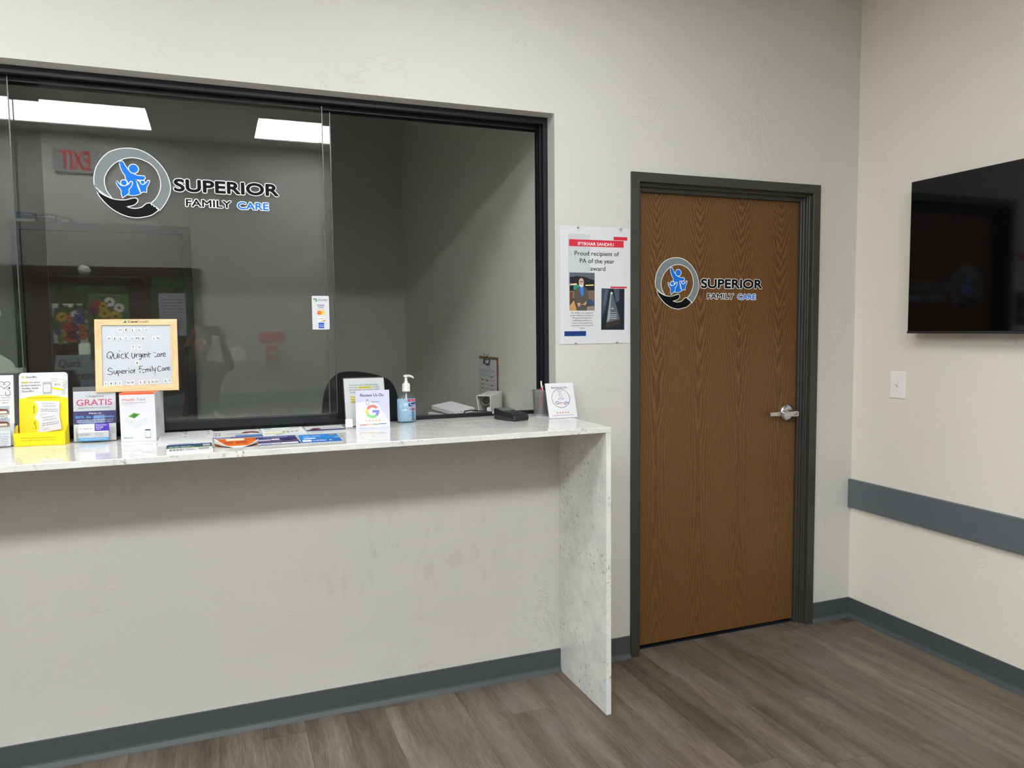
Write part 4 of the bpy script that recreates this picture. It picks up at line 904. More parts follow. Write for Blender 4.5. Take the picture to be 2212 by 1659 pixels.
# square review sign
t = thing('review_sign', 'square white review sign with a big multicoloured letter in front of the notice', 'sign', (.557, -.070, Z0), (R(-7), 0, R(-11)), 'review signs on the counter')
SW, SH = .128, .1475
b = B(); b.prism([(SW/2*sx, sz) for sx, sz in ((-1,0),(1,0),(1,SH-.003),(.97,SH),(-.97,SH),(-1,SH-.003))], 'y', 0, .003, M_CARD); b.prism([(.003,0),(.003,.003),(.038,.0075),(.038,.0050)], 'x', -SW/2, SW/2, M_CARD); b.obj('panel', t)
b = B(); U = lambda X: (X-582)/628*SW-SW/2
V = lambda Y: (1257-Y)/705*SH
b.poly([(U(582),V(556)),(U(1208),V(549)),(U(1208),V(1150)),(U(1185),V(1110)),(U(1120),V(990)),(U(1060),V(930)),(U(1020),V(850)),(U(960),V(785)),(U(880),V(755)),(U(760),V(752)),(U(660),V(770)),(U(582),V(785))], ink((196,196,224)), F, .0003)
b.poly([(U(600),V(1257)),(U(640),V(1222)),(U(700),V(1215)),(U(770),V(1232)),(U(900),V(1230)),(U(1000),V(1240)),(U(1100),V(1215)),(U(1190),V(1225)),(U(1208),V(1257))], ink((198,198,226)), F, .0003)
b.text('Review Us On',U(672),U(1104),V(668),V(0)-V(52),(34,36,44),F,.0006,bold=.025,res=4)
b.text('Tap Here',U(862),U(1016),V(776),V(0)-V(22),(50,52,60),F,.0006,bold=.012)
b.stroke([(U(770),V(800)),(U(776),V(760)),(U(790),V(745)),(U(800),V(722)),(U(812),V(745)),(U(830),V(765)),(U(828),V(812)),(U(790),V(815)),(U(770),V(800))], .0010, (90,92,100), F, .0006); b.stroke([(U(782),V(728)),(U(800),V(718)),(U(818),V(728))], .0010, (90,92,100), F, .0006)
gx, gy, ro, ri = U(890), V(942), (U(1016)-U(766))/2, (U(1016)-U(766))/2*.62
b.arc(gx,gy,ri,ro,38,150,(224,120,116),F,.0005); b.arc(gx,gy,ri,ro,150,205,(240,198,110),F,.0005); b.arc(gx,gy,ri,ro,205,315,(140,204,130),F,.0005); b.arc(gx,gy,ri,ro,315,371,(126,132,220),F,.0005)
b.rect(gx,gx+ro*1.0,gy-.0045,gy+ro*.19,(126,132,220),F,.0006)
for i in range(5): b.star(U(774+61*i), V(1112-1.5*i), .0046, (226,150,70), F, .0005); b.star(U(774+61*i), V(1112-1.5*i), .0024, (248,226,170), F, .0007)
for i, c in enumerate(((206,96,100),(232,178,110),(120,170,110),(110,100,180))): b.rect(U(648+124.5*i),U(648+124.5*(i+1)),V(1192-5*i),V(1179-5*i),c,F,.0005)
b.obj('printing', t)

# leaning review sign
t = thing('review_sign', 'leaning white review sign with a circle at the right end of the counter', 'sign', (1.3555, -.083, Z0+.0012), (R(-20), 0, R(-3)), 'review signs on the counter')
SW, SH = .127, .152
b = B(); b.prism([(SW/2*sx, sz) for sx, sz in ((-1,0),(1,0),(1,SH-.003),(.97,SH),(-.97,SH),(-1,SH-.003))], 'y', 0, .003, M_CARD); b.prism([(.003,0),(.003,.003),(.060,.024),(.062,.0212)], 'x', -SW/2, SW/2, M_CARD); b.obj('panel', t)
b = B(); U = lambda X: (X-0)/372*SW-SW/2           # drawing grid 372 wide, 430 high from the top
V = lambda Y: (430-Y)/430*SH
b.text('Review Us On',U(78),U(284),V(68),V(0)-V(24),(58,60,68),F,.0006,bold=.02,res=4)
for i, c in enumerate(((150,70,80),(120,70,90),(70,60,120),(50,56,130),(60,62,126),(110,70,100),(150,80,80),(160,90,70),(110,70,90),(60,60,120))): b.arc(U(184),V(190),.0395,.0412,90-36*i,90-36*(i+1),c,F,.0005,8)
b.stroke([(U(168),V(150)),(U(170),V(118)),(U(186),V(118)),(U(190),V(140)),(U(206),V(150)),(U(200),V(178)),(U(178),V(176)),(U(168),V(150))], .0010, (84,86,92), F, .0006); b.stroke([(U(155),V(112)),(U(180),V(100)),(U(204),V(110))], .0008, (84,86,92), F, .0006); b.stroke([(U(150),V(104)),(U(178),V(92)),(U(208),V(102))], .0008, (84,86,92), F, .0006)
b.text('TAP HERE',U(146),U(226),V(204),V(0)-V(13),(80,82,90),F,.0006,bold=.01)
xx = 108
for ch, wd, c in (('G',46,(80,96,160)),('o',28,(190,96,90)),('o',28,(220,160,90)),('g',28,(80,96,160)),('l',7,(96,140,100)),('e',28,(190,96,90))):
    b.text(ch,U(xx),U(xx+wd),V(262),V(0)-V(38),c,F,.0006,bold=.006,res=4); xx += wd+3
for i in range(5): b.star(U(114+36*i), V(366), .0050, (206,122,60), F, .0005)
for i, c in enumerate(((190,70,80),(90,80,150),(80,80,150),(150,90,90))): b.rect(U(46+70*i),U(46+70*(i+1)),V(399),V(395),c,F,.0005)
b.obj('printing', t)

# hand sanitizer
def gel_mat():
    g = N('blue_sanitizer_gel'); v = g.coord(); tr = g.n('BsdfTransparent'); tr.inputs[0].default_value = (.74,.90,.99,1)
    bub = g.n('TexVoronoi', feature='F1'); g.put(bub.inputs['Vector'], v); bub.inputs['Scale'].default_value = 190
    f = g.n('MapRange'); g.put(f.inputs[0], bub.outputs['Distance']); f.inputs[1].default_value = .12; f.inputs[2].default_value = .22; f.inputs[3].default_value = .86; f.inputs[4].default_value = .66
    df = g.n('BsdfDiffuse'); df.inputs[0].default_value = lin((182,218,242)); gl = g.n('BsdfGlossy'); gl.inputs['Roughness'].default_value = .08
    m1 = g.n('MixShader'); g.put(m1.inputs[0], f.outputs[0]); g.t.links.new(tr.outputs[0], m1.inputs[1]); g.t.links.new(df.outputs[0], m1.inputs[2])
    m2 = g.n('MixShader'); m2.inputs[0].default_value = .04; g.t.links.new(m1.outputs[0], m2.inputs[1]); g.t.links.new(gl.outputs[0], m2.inputs[2]); g.t.links.new(m2.outputs[0], g.out.inputs[0]); return g.m
t = thing('sanitizer_bottle', 'clear pump bottle of blue hand sanitizer on the counter', 'sanitizer bottle', (.7215, .068, Z0), (0, 0, R(8)))
SYB = .62
b = B(); b.lathe([(0,.001),(.030,0),(.0375,.0025),(.0398,.009),(.0402,.020),(.0402,.088),(.0392,.098),(.034,.1085),(.024,.1165),(.0150,.1205),(.0135,.1225),(.0135,.130)], M_ACRYL, seg=48, sy=SYB); b.obj('bottle', t)
b = B(); b.lathe([(0,.004),(.030,.004),(.0365,.007),(.0388,.013),(.0388,.0965),(0,.0965)], gel_mat(), seg=48, sy=SYB); b.obj('gel', t)
b = B(); b.tube([(0,0,.008),(0,0,.12)], .0028, pm('dip_tube', (206,216,222), .4)); b.obj('dip_tube', t)
b = B(); b.lathe([(.0152,.126),(.0162,.127),(.0162,.134),(.0150,.135),(.0150,.156),(.0120,.160),(.0075,.161),(.0070,.168),(.0058,.170),(.0058,.186)], M_WHITEP, seg=28)
for i in range(28): a = 2*PI*i/28; b.box(.0149*math.cos(a)-.0006, .0149*math.cos(a)+.0006, .0149*math.sin(a)-.0006, .0149*math.sin(a)+.0006, .136, .155, M_WHITEP)
b.obj('pump_collar', t)
b = B(); b.lathe([(0,.1945),(.006,.1945),(.0095,.192),(.0105,.188),(.0085,.184),(0,.184)], M_WHITEP, seg=20); b.tube([(.0,0,.1895),(.012,0,.1895),(.022,0,.1870),(.029,0,.1835),(.0325,0,.1790)], [.0058,.0055,.0048,.0042,.0036], M_WHITEP); b.obj('nozzle', t)
b = B()
def FBT(u, v, l):
    a = u/.036; r = .0405+l; return (r*math.sin(a), -r*SYB*math.cos(a), v)
def cr(u0, u1, v0, v1, c, l, n=10):
    for i in range(n): b.rect(u0+(u1-u0)*i/n, u0+(u1-u0)*(i+1)/n, v0, v1, c, FBT, l)
cr(-.003,.0350,.0870,.0965,(184,44,78),.0002); b.text('KILLS 99.99%',.0035,.0290,.0897,.0036,(244,226,232),FBT,.0005,bold=.02)
for i in range(10):
    u0 = -.0005+.0345*i/10; u1 = u0+.00345; sl = .14
    b.poly([(u0,.0665+u0*sl),(u1,.0665+u1*sl),(u1,.0790+u1*sl),(u0,.0790+u0*sl)], ink((34,48,130)), FBT, .0003)
b.text('Purell',.004,.0305,.0705,.0068,(236,240,250),FBT,.0006,bold=.012,shear=.15)
cr(.003,.030,.0590,.0635,(214,140,170),.0003); b.lines(.004,.030,.0550,2,.004,.0016,(190,110,140),FBT,.0004,3)
cr(-.001,.034,.0290,.0325,(90,176,226),.0004); b.obj('label', t)
b = B()
for u in (.0125,):
    for i in range(8): b.rect(u+(i % 2)*.0015-.001, u+.012-(i % 3)*.002, .012+i*.0065, .0155+i*.0065, (62,66,74), FBT, .0003)
b.obj('rear_label_print', t)

# payment terminal
t = thing('payment_terminal', 'black card payment terminal with keypad on the counter', 'payment terminal', (1.160, -.100, Z0), (0, 0, R(20)))
b = B(); HWt = .0405
sec_ = [(.000,.004,.038,.020),(.004,.0,.0405,.0245),(.025,.0,.0425,.0285),(.066,.0,.0425,.034),(.078,.0,.0420,.036),(.128,.0,.0405,.0465),(.134,.002,.038,.045)]
rings = []
for y, zb, hw, zt in sec_:
    rings.append([b.bm.verts.new(p) for p in ((-hw*.93,y,zb),(hw*.93,y,zb),(hw,y,zb+(zt-zb)*.45),(hw*.94,y,zt),(-hw*.94,y,zt),(-hw,y,zb+(zt-zb)*.45))])
b.mi(M_BLACKP)
for A_, B_ in zip(rings, rings[1:]):
    for i in range(6): b.bm.faces.new((A_[i], A_[(i+1) % 6], B_[(i+1) % 6], B_[i]))
b.bm.faces.new(rings[0]); b.bm.faces.new(rings[-1][::-1]); b.obj('body', t, bevel=.0015)
b = B(); b.face([(-.032,.081,.0375),(.032,.081,.0375),(.032,.122,.0462),(-.032,.122,.0462)], pm('terminal_screen', (88,94,90), .15)); b.obj('screen', t)
b = B()
for r_ in range(4):
    for c_ in range(3):
        x = -.021+.021*c_; y = .017+.0138*r_; z = .0278+.0062*(y-.017)/.045
        b.box(x-.0080, x+.0080, y-.005, y+.005, z-.002, z+.0018, pm('terminal_key', (44,46,48), .4))
        FK = lambda u, v, l, x=x, y=y, z=z: (x+u, y+v, z+.0018+l)
        b.text('123456789*0#'[(3-r_)*3+c_] , -.0030, .0030, -.0034, .0072, (222,224,226), FK, .0002, bold=.02)
b.obj('keypad', t)
b = B(); b.box(-.030,.030,-.0008,.002,.0095,.0125, pm('card_slot', (12,12,13), .3)); b.obj('card_slot', t)
b = B(); b.tube([(-.022,.132,.022),(-.024,.16,.026),(-.03,.225,.026),(-.034,.285,.026),(-.038,.33,.018),(-.040,.36,-.02),(-.040,.365,-.12)], .0028, M_BLACKP); b.tube([(-.022,.131,.022),(-.024,.155,.0255)], .0055, M_WHITEP); b.obj('cable', t)

# pen cup with two pens
def mesh_mat():
    g = N('silver_wire_mesh'); v = g.coord(); x, y, z = g.sep(v)[:3]
    a = g.mth('ARCTAN2', y, x); s1 = g.mth('MULTIPLY', a, 19.0); s2 = g.mth('MULTIPLY', z, 560.0)
    w1 = g.mth('ABSOLUTE', g.mth('SINE', g.mth('ADD', s1, s2))); w2 = g.mth('ABSOLUTE', g.mth('SINE', g.mth('SUBTRACT', s1, s2)))
    hole = g.mth('MULTIPLY', g.mth('GREATER_THAN', w1, .62), g.mth('GREATER_THAN', w2, .62))
    tr = g.n('BsdfTransparent'); mx = g.n('MixShader'); g.put(mx.inputs[0], hole); g.t.links.new(g.b.outputs[0], mx.inputs[1]); g.t.links.new(tr.outputs[0], mx.inputs[2]); g.t.links.new(mx.outputs[0], g.out.inputs[0])
    g.set(Base_Color=lin((150,151,152)), Metallic=.6, Roughness=.4); return g.m
CUP = (1.3150, .055, Z0)
t = thing('pen_cup', 'silver wire mesh pen cup behind the leaning review sign', 'pen cup', CUP)
M_SILV = pm('silver_paint', (160,161,162), .4, .6)
b = B(); b.lathe([(.0335,.003),(.0400,.108)], mesh_mat(), seg=40); b.obj('mesh_wall', t)
b = B(); ring_ = [( .0408+.0016*math.cos(a), .109+.0016*math.sin(a)) for a in [2*PI*i/8 for i in range(9)]]; b.lathe(ring_, M_SILV, seg=40); b.obj('rim', t)
b = B(); b.lathe([(0,0),(.0340,0),(.0345,.005),(.0330,.0055),(0,.003)], M_SILV, seg=36); b.obj('base', t)
M_REDP = pm('red_pen_plastic', (186,40,52), .35)
for lab, p0, p1, nm in (('red pen with white tip standing in the mesh pen cup', (.012,.006,.008), (-.004,-.006,.150), 0), ('red pen leaning behind the white tipped one in the mesh cup', (-.016,.008,.008), (.012,.012,.128), 1)):
    c = thing('pen', lab, 'pen', CUP, group='pens in the mesh cup')
    P0, P1 = Vector(p0), Vector(p1)
    b = B(); b.tube([P0, P0+(P1-P0)*.10, P0+(P1-P0)*.14, P0+(P1-P0)*.80], [.0012,.004,.0046,.0046], M_REDP); b.obj('barrel', c)
    b = B(); b.tube([P0+(P1-P0)*.80, P0+(P1-P0)*.83, P1], [.0040,.0034,.0030], M_WHITEP if nm == 0 else M_REDP); b.obj('tip_button', c)
    if nm == 0:
        b = B(); q0 = P0+(P1-P0)*.55; q1 = P0+(P1-P0)*.85; b.tube([q0+Vector((.002,-.0058,0)), q1+Vector((.002,-.0058,0)), q1+Vector((0,-.001,0))], .0014, M_WHITEP); b.obj('clip', c)

# ------------------------------------------------------------------ the office behind the window
M_DESK = pm('grey_laminate', (120,118,114), .45)
t = thing('office_desk', 'grey office desk just behind the window sill', 'desk', (-.4, .55, 0))
b = B(); b.box(-1.6,1.775,-.24,.26,.87,.90, M_DESK, .002); b.obj('desk_top', t)
for x in (-1.58, .1, 1.75):
    b = B(); b.box(x-.02, x+.02, -.22, .24, 0, .87, M_DESK); b.obj('panel_leg', t)
DZ = .9003
t = thing('ring_binder', 'white ring binder standing open end out by the clipboard', 'binder', (1.215, .440, DZ), (0, 0, R(58)))
b = B(); Hb = .285
b.prism([(-.003,0),(0,0),(0,Hb),(-.003,Hb)], 'x', 0, .275, M_WHITEP); b.obj('cover', t)
b = B(); b.prism([(.022,0),(.025,0),(.066,Hb),(.063,Hb)], 'x', 0, .275, M_WHITEP); b.obj('cover', t)
b = B(); b.box(.004,.27,.002,.016,.004,Hb-.055, M_PAPER); b.obj('paper_block', t)
b = B(); b.prism([(-.003,Hb),(.066,Hb),(.064,Hb+.003),(-.001,Hb+.003)], 'x', 0, .275, M_WHITEP); b.obj('spine', t)
for x in (.05,.1375,.225):
    b = B(); b.tube([(x, .031+.022*math.sin(a), Hb-.026+.022*math.cos(a)) for a in [2*PI*i/16 for i in range(17)]], .0018, M_STEEL, 8, False); b.obj('ring', t)
t = thing('black_desk_item', 'small black rounded desk item in front of the white binder', 'desk item', (1.262, .42, DZ), (0, 0, R(50)))  # unidentified item, modelled as a plain black arch
b = B(); b.prism([(-.055,0),(.055,0),(.055,.165)]+[(.052*math.cos(R(a)), .175+.052*math.sin(R(a))) for a in range(0, 181, 12)]+[(-.055,.165)], 'y', -.012, .012, M_BLACKP); b.obj('body', t, bevel=.002)
t = thing('paper_tray', 'white tray of papers on the office desk left of the binder', 'paper tray', (1.070, .41, DZ), (0, 0, R(12)))
b = B(); b.box(-.07,.06,0,.22,0,.205, M_WHITEP, .002); b.obj('tray', t)
t2 = thing('paper_stack', 'tilted white paper stack lying in the office paper tray', 'papers', (1.070, .42, DZ+.2125), (R(4), R(-7), R(14)))
b = B(); b.box(-.05,.062,-.01,.20,0,.018, M_PAPER); 
for i in range(7): b.box(-.0505,.0625,-.0105,.2005,.0015+i*.0024,.0019+i*.0024, pm('paper_edges', (205,205,205), .6))
b.obj('sheets', t2)
# clipboard hanging on the right office wall
t = thing('clipboard', 'brown clipboard with a calendar page hanging on the office wall', 'clipboard', (OX-.0005, .925, 1.055), (0, 0, R(-90)))
b = B(); b.box(-.152,.152,-.004,0,0,.300, pm('brown_hardboard', (128,98,66), .6), .002); b.obj('board', t)
b = B(); b.box(-.048,.052,-.010,-.004,.284,.292, M_STEEL, .001); b.tube([(-.042,-.012,.286),(-.042,-.016,.268),(-.036,-.017,.262),(.040,-.017,.262),(.046,-.016,.268),(.046,-.012,.286)], .0028, M_BLACKP); b.box(-.010,.014,-.010,-.004,.290,.302, M_STEEL, .001); b.obj('clip', t)
b = B(); b.lathe([(0,-.03),(.004,-.03),(.004,-.001)], M_STEEL, o=(.002,0,.315), axis='y', seg=12); b.obj('hook', t)
t2 = thing('calendar_page', 'white month calendar page held by the clipboard', 'calendar', (OX-.0052, .925, 1.040), (0, 0, R(-90)))
b = B(); b.box(-.150,.132,-.0012,0,0,.300, M_PAPER); b.obj('page', t2)
b = B(); FCal = lambda u, v, l: (u, -.0012-l, v)
b.stroke([(-.03,.262),(-.02,.276),(-.015,.262),(-.005,.276),(0,.264),(.008,.272),(.014,.262),(.030,.276),(.036,.266)], .0022, (40,42,46), FCal, .0005); b.stroke([(.020,.254),(.034,.260),(.038,.252),(.028,.246)], .0018, (40,42,46), FCal, .0005)
for i in range(7): b.rect(-.128+.037*i,-.118+.037*i,.240,.245,(60,60,62),FCal,.0005)
for i in range(8): b.rect(-.142+.037*i,-.1405+.037*i,.07,.235,(96,140,120),FCal,.0004)
for r_ in range(7):
    z = .235-.0236*r_; b.rect(-.142,.117,z-.0008,z+.0008,(96,140,120),FCal,.0004)
    for c_ in range(7):
        if r_ == 0 and c_ < 5 or c_ in (0, 6): b.stroke([(-.140+.037*c_, z-.002),(-.108+.037*c_, z-.0215)], .0016, (96,140,120), FCal, .0005)
for u, v, c in ((.058,.204,(196,70,70)),(-.09,.182,(196,70,70)),(-.017,.180,(196,70,70)),(.02,.158,(206,190,110)),(.060,.157,(196,70,70)),(-.03,.134,(206,190,110)),(.060,.132,(206,60,70)),(-.09,.136,(196,70,70)),(-.05,.110,(196,70,70)),(-.09,.158,(206,120,80))): b.rect(u-.012,u+.012,v,v+.006,c,FCal,.0006)
b.obj('calendar_print', t2)
# office chair
t = thing('office_chair', 'black office chair with rounded backrest behind the window opening', 'chair', (.725, 1.12, 0), (0, 0, R(6)))
b = B(); outline = smoothpath([(-.20,.80),(-.215,.95),(-.205,1.10),(-.180,1.21),(-.12,1.275),(-.03,1.285),(.08,1.265),(.16,1.225),(.20,1.13),(.215,.97),(.20,.80),(.0,.785),(-.20,.80)], 4)
b.prism(outline, 'y', -.025, .025, M_BLACKF, True); b.obj('backrest', t, bevel=.008)
b = B(); b.tube([(.055,-.036,.62),(.055,-.038,.9),(.075,-.036,1.08),(.10,-.034,1.17)], [.014,.014,.012,.008], pm('dark_grey_plastic', (58,59,60), .4)); b.tube([(-.055,-.036,.62),(-.055,-.038,.9),(-.075,-.036,1.08),(-.10,-.034,1.17)], [.014,.014,.012,.008], pm('dark_grey_plastic', (58,59,60), .4)); b.obj('back_support', t)
b = B(); b.box(-.24,.24,.0,.46,.56,.64, M_BLACKF, .03); b.obj('seat', t)
for sx in (-1, 1):
    b = B(); b.tube([(sx*.25,.12,.60),(sx*.29,.12,.62),(sx*.29,.12,.84)], .014, M_BLACKP); b.box(sx*.29-.04, sx*.29+.04, .02, .27, .84, .865, M_BLACKP, .008); b.obj('armrest', t)
b = B(); b.lathe([(.03,.10),(.03,.40),(.022,.41),(.022,.57)], M_BLACKP, o=(0,.22,0), seg=18); b.obj('column', t)
for i in range(5):
    a = 2*PI*i/5+.3; b = B(); b.tube([(0,.22,.11),(.29*math.cos(a),.22+.29*math.sin(a),.065)], [.026,.016], M_BLACKP); lg = b.obj('base_leg', t)
    b = B(); b.lathe([(0,-.016),(.024,-.014),(.0255,0),(.024,.014),(0,.016)], M_BLACKP, o=(.29*math.cos(a),.22+.29*math.sin(a),.0262), axis='x', seg=16); b.obj('wheel', lg)
# small boxes standing on the office door frame
t = thing('supply_box', 'small blue and white supply box on top of the office door frame', 'box', (-1.097, 2.7915, 2.2225)); 
b = B(); b.box(-.052,.052,0,.055,0,.058, pm('blue_carton', (58,76,130), .5)); b.obj('carton', t)
b = B(); b.rect(-.052,.052,.0,.018,(226,228,228),F,.0004); b.rect(-.030,-.018,.040,.043,(226,228,240),F,.0004); b.rect(-.0255,-.0225,.0355,.0475,(226,228,240),F,.0004); b.lines(-.010,.036,.044,1,.01,.005,(206,212,230),F,.0004,4); b.obj('printing', t)
t = thing('supply_box', 'small black supply box with white print on top of the office door frame', 'box', (-.985, 2.7915, 2.2225)); 
b = B(); b.box(-.056,.056,0,.055,0,.046, pm('black_carton', (44,44,46), .5)); b.obj('carton', t)
b = B(); b.text('OrthoPlus',-.050,.050,.030,.011,(206,208,208),F,.0004,bold=.01); b.lines(-.030,.028,.012,1,.01,.004,(150,152,152),F,.0004,6); b.obj('printing', t)
t = thing('squeeze_bottle', 'small dark bottle with pale cap lying on top of the office door frame', 'bottle', (-.905, 2.818, 2.2405))
b = B(); b.lathe([(0,0),(.016,0),(.018,.004),(.018,.050),(.010,.062)], pm('dark_bottle', (52,54,54), .35), axis='x', seg=20); b.obj('bottle', t)
b = B(); b.lathe([(.011,.062),(.012,.066),(.009,.085),(.004,.098),(0,.098)], pm('pale_cap', (176,178,174), .4), axis='x', seg=18); b.obj('cap', t)

# ------------------------------------------------------------------ behind the camera: entrance, seen mirrored in the glass
ent = thing('door_2', None, None, (-1.03, YB, 0), kind='structure')
T2 = Matrix.Translation((1.03, -YB, 0)); y0, y1 = YB-.10, YB+.025
def bars(name, parts, mat=M_STORE):
    b = B(M=T2)
    for x0, x1, z0, z1 in parts: b.box(x0, x1, y0, y1, z0, z1, mat, .002)
    b.obj(name, ent)
bars('outer_frame', [(-1.98,-1.92,0,2.04),(-.155,-.08,0,2.04),(-1.92,-.155,1.965,2.04),(-1.40,-1.34,0,1.965),(-.53,-.47,0,1.965),(-1.92,-1.40,.0,.10),(-.47,-.155,0,.10)])
b = B(M=T2)
for x0, x1, z0, z1 in ((-1.335,-1.205,.01,1.955),(-.635,-.535,.01,1.955),(-1.205,-.635,1.885,1.955),(-1.205,-.635,.01,.28)): b.box(x0, x1, YB-.06, YB-.01, z0, z1, M_STORE, .002)
b.obj('door_leaf', ent)
b = B(M=T2); b.box(-1.205,-.635,YB-.038,YB-.032,.28,1.885, M_STGLASS); b.obj('door_glass', ent)
b = B(M=T2); b.box(-1.92,-1.40,YB-.048,YB-.042,.10,1.965, M_STGLASS); b.obj('sidelight_glass', ent)
b = B(M=T2); b.box(-.47,-.155,YB-.048,YB-.042,.10,1.965, M_STGLASS); b.obj('sidelight_glass', ent)
b = B(M=T2); b.tube([(-.60,YB-.01,.95),(-.60,YB+.04,.95),(-.60,YB+.04,1.25),(-.60,YB-.01,1.25)], .012, M_BLACKP); b.obj('pull_handle', ent)
BACK = lambda u, v, l: (-u, l, v)       # sheets facing the window wall (+y)
OUTF = lambda u, v, l: (u, -l, v)       # sheets facing outdoors (-y)
def flowers(label, x0, x1, z0, z1, seed, bgc):
    t = thing('flower_poster', label, 'poster', ((x0+x1)/2, YB-.0305, z0), group='flower posters on the entrance door glass')
    wd, ht = x1-x0, z1-z0; b = B(); b.box(-wd/2, wd/2, 0, .0008, 0, ht, pm('poster_'+str(seed), bgc, .5)); b.obj('sheet', t)
    b = B(); rr = random.Random(seed); FBk = lambda u, v, l: (u, .0008+l, v)
    for i in range(80): b.disc(rr.uniform(-wd*.44, wd*.44), rr.uniform(ht*.05, ht*.95), rr.uniform(.012,.026), rr.choice([(70,110,60),(46,84,50),(100,130,70)]), FBk, .0003+i*1e-5, 8, ry=rr.uniform(.012,.05))
    for i in range(24):
        u, v, r_ = rr.uniform(-wd*.38, wd*.38), rr.uniform(ht*.12, ht*.88), rr.uniform(.024,.042); c = rr.choice([(206,180,60),(190,70,60),(120,60,90),(70,90,160),(214,120,70),(230,226,220)])
        for k_ in range(7): b.disc(u+r_*.6*math.cos(2*PI*k_/7), v+r_*.6*math.sin(2*PI*k_/7), r_*.5, c, FBk, .0010+i*2e-5+k_*1e-6, 8)
        b.disc(u, v, r_*.3, (70,50,40), FBk, .0016+i*1e-5, 8)
    b.obj('painted_flowers', t)
flowers('white poster of red and yellow flowers on the entrance glass, mirrored in the window', -1.20, -.955, 1.42, 1.74, 5, (226,228,222))
flowers('taller green poster of flowers on the entrance glass, mirrored in the window', -.945, -.645, 1.28, 1.82, 9, (96,120,80))
t = thing('entrance_sign', 'pale entrance door sign with dark clinic lettering, mirrored low in the window', 'sign', (-.92, YB-.0305, 1.10))
b = B(); b.box(-.275,.275,-.0008,0,0,.225, pm('pale_sign_film', (170,190,200), .4)); b.obj('film', t)
b = B(); FO = lambda u, v, l: (u, l, v)
for s_, u1, v in (('Quick',-.09,.125),('Urgent Care',.26,.025)): b.text(s_, -.255, u1, v, .065, (40,46,50), FO, .0006, bold=.03, res=3)
b.obj('lettering', t)
t = thing('exit_sign', 'red lit exit sign above the entrance, mirrored faintly in the window', 'exit sign', (-.975, YB+.001, 2.775), (0, 0, PI))
b = B(); b.box(-.155,.155,-.02,0,0,.195, pm('grey_sign_housing', (120,120,118), .5), .004); b.obj('housing', t)
b = B(); FE = lambda u, v, l: (u, -.02-l, v); b.text('EXIT', -.105, .105, .028, .145, em('exit_red', (.9,.02,.05), 1.9), FE, .001, bold=.03, res=3); b.obj('lit_letters', t)
t = thing('door_sensor', 'small white dome sensor above the entrance door, mirrored in the window', 'sensor', (-.95, YB+.026, 2.005))
b = B(); b.lathe([(0,.045),(.020,.042),(.036,.028),(.042,.010),(.042,0)], M_WHITEP, axis='y', seg=24); b.obj('dome', t)
t = thing('fire_alarm', 'red fire alarm pull station on the wall behind, mirrored in the window', 'fire alarm', (.478, YB+.001, 1.245), (0, 0, PI))
M_REDB = pm('red_alarm_paint', (190,40,44), .4)
b = B(); b.box(-.055,.055,-.045,0,0,.13, M_REDB, .004); b.obj('pull_box', t)
b = B(); b.box(-.035,.035,-.058,-.046,.055,.075, M_WHITEP, .003); b.obj('pull_bar', t)
t = thing('alarm_notice', 'red notice plate above the fire alarm on the wall behind', 'notice', (.478, YB+.001, 1.405), (0, 0, PI))
b = B(); b.box(-.11,.11,-.003,0,0,.09, M_REDB); b.obj('plate', t)
t = thing('light_switch', 'white switch plate near the entrance, mirrored right of the photographer', 'light switch', (.20, YB+.001, 1.245), (0, 0, PI))
b = B(); b.box(-.058,.058,-.006,0,0,.115, M_WHITEP, .002); b.obj('plate', t)
b = B()
for x in (-.025,.025): b.box(x-.016, x+.016, -.0085, -.005, .025, .09, M_WHITEP, .001)
b.obj('rocker', t)
t = thing('paper_notice', 'pale paper notice on the entrance sidelight, mirrored in the window', 'notice', (-.315, YB-.0405, 1.47))
b = B(); b.box(-.105,.105,-.0008,0,0,.36, pm('pale_paper', (188,196,206), .6)); b.obj('sheet', t)
b = B(); FO2 = lambda u, v, l: (u, l, v); b.lines(-.08,.08,.30,10,.026,.010,(120,126,134),FO2,.0006,6); b.obj('printing', t)

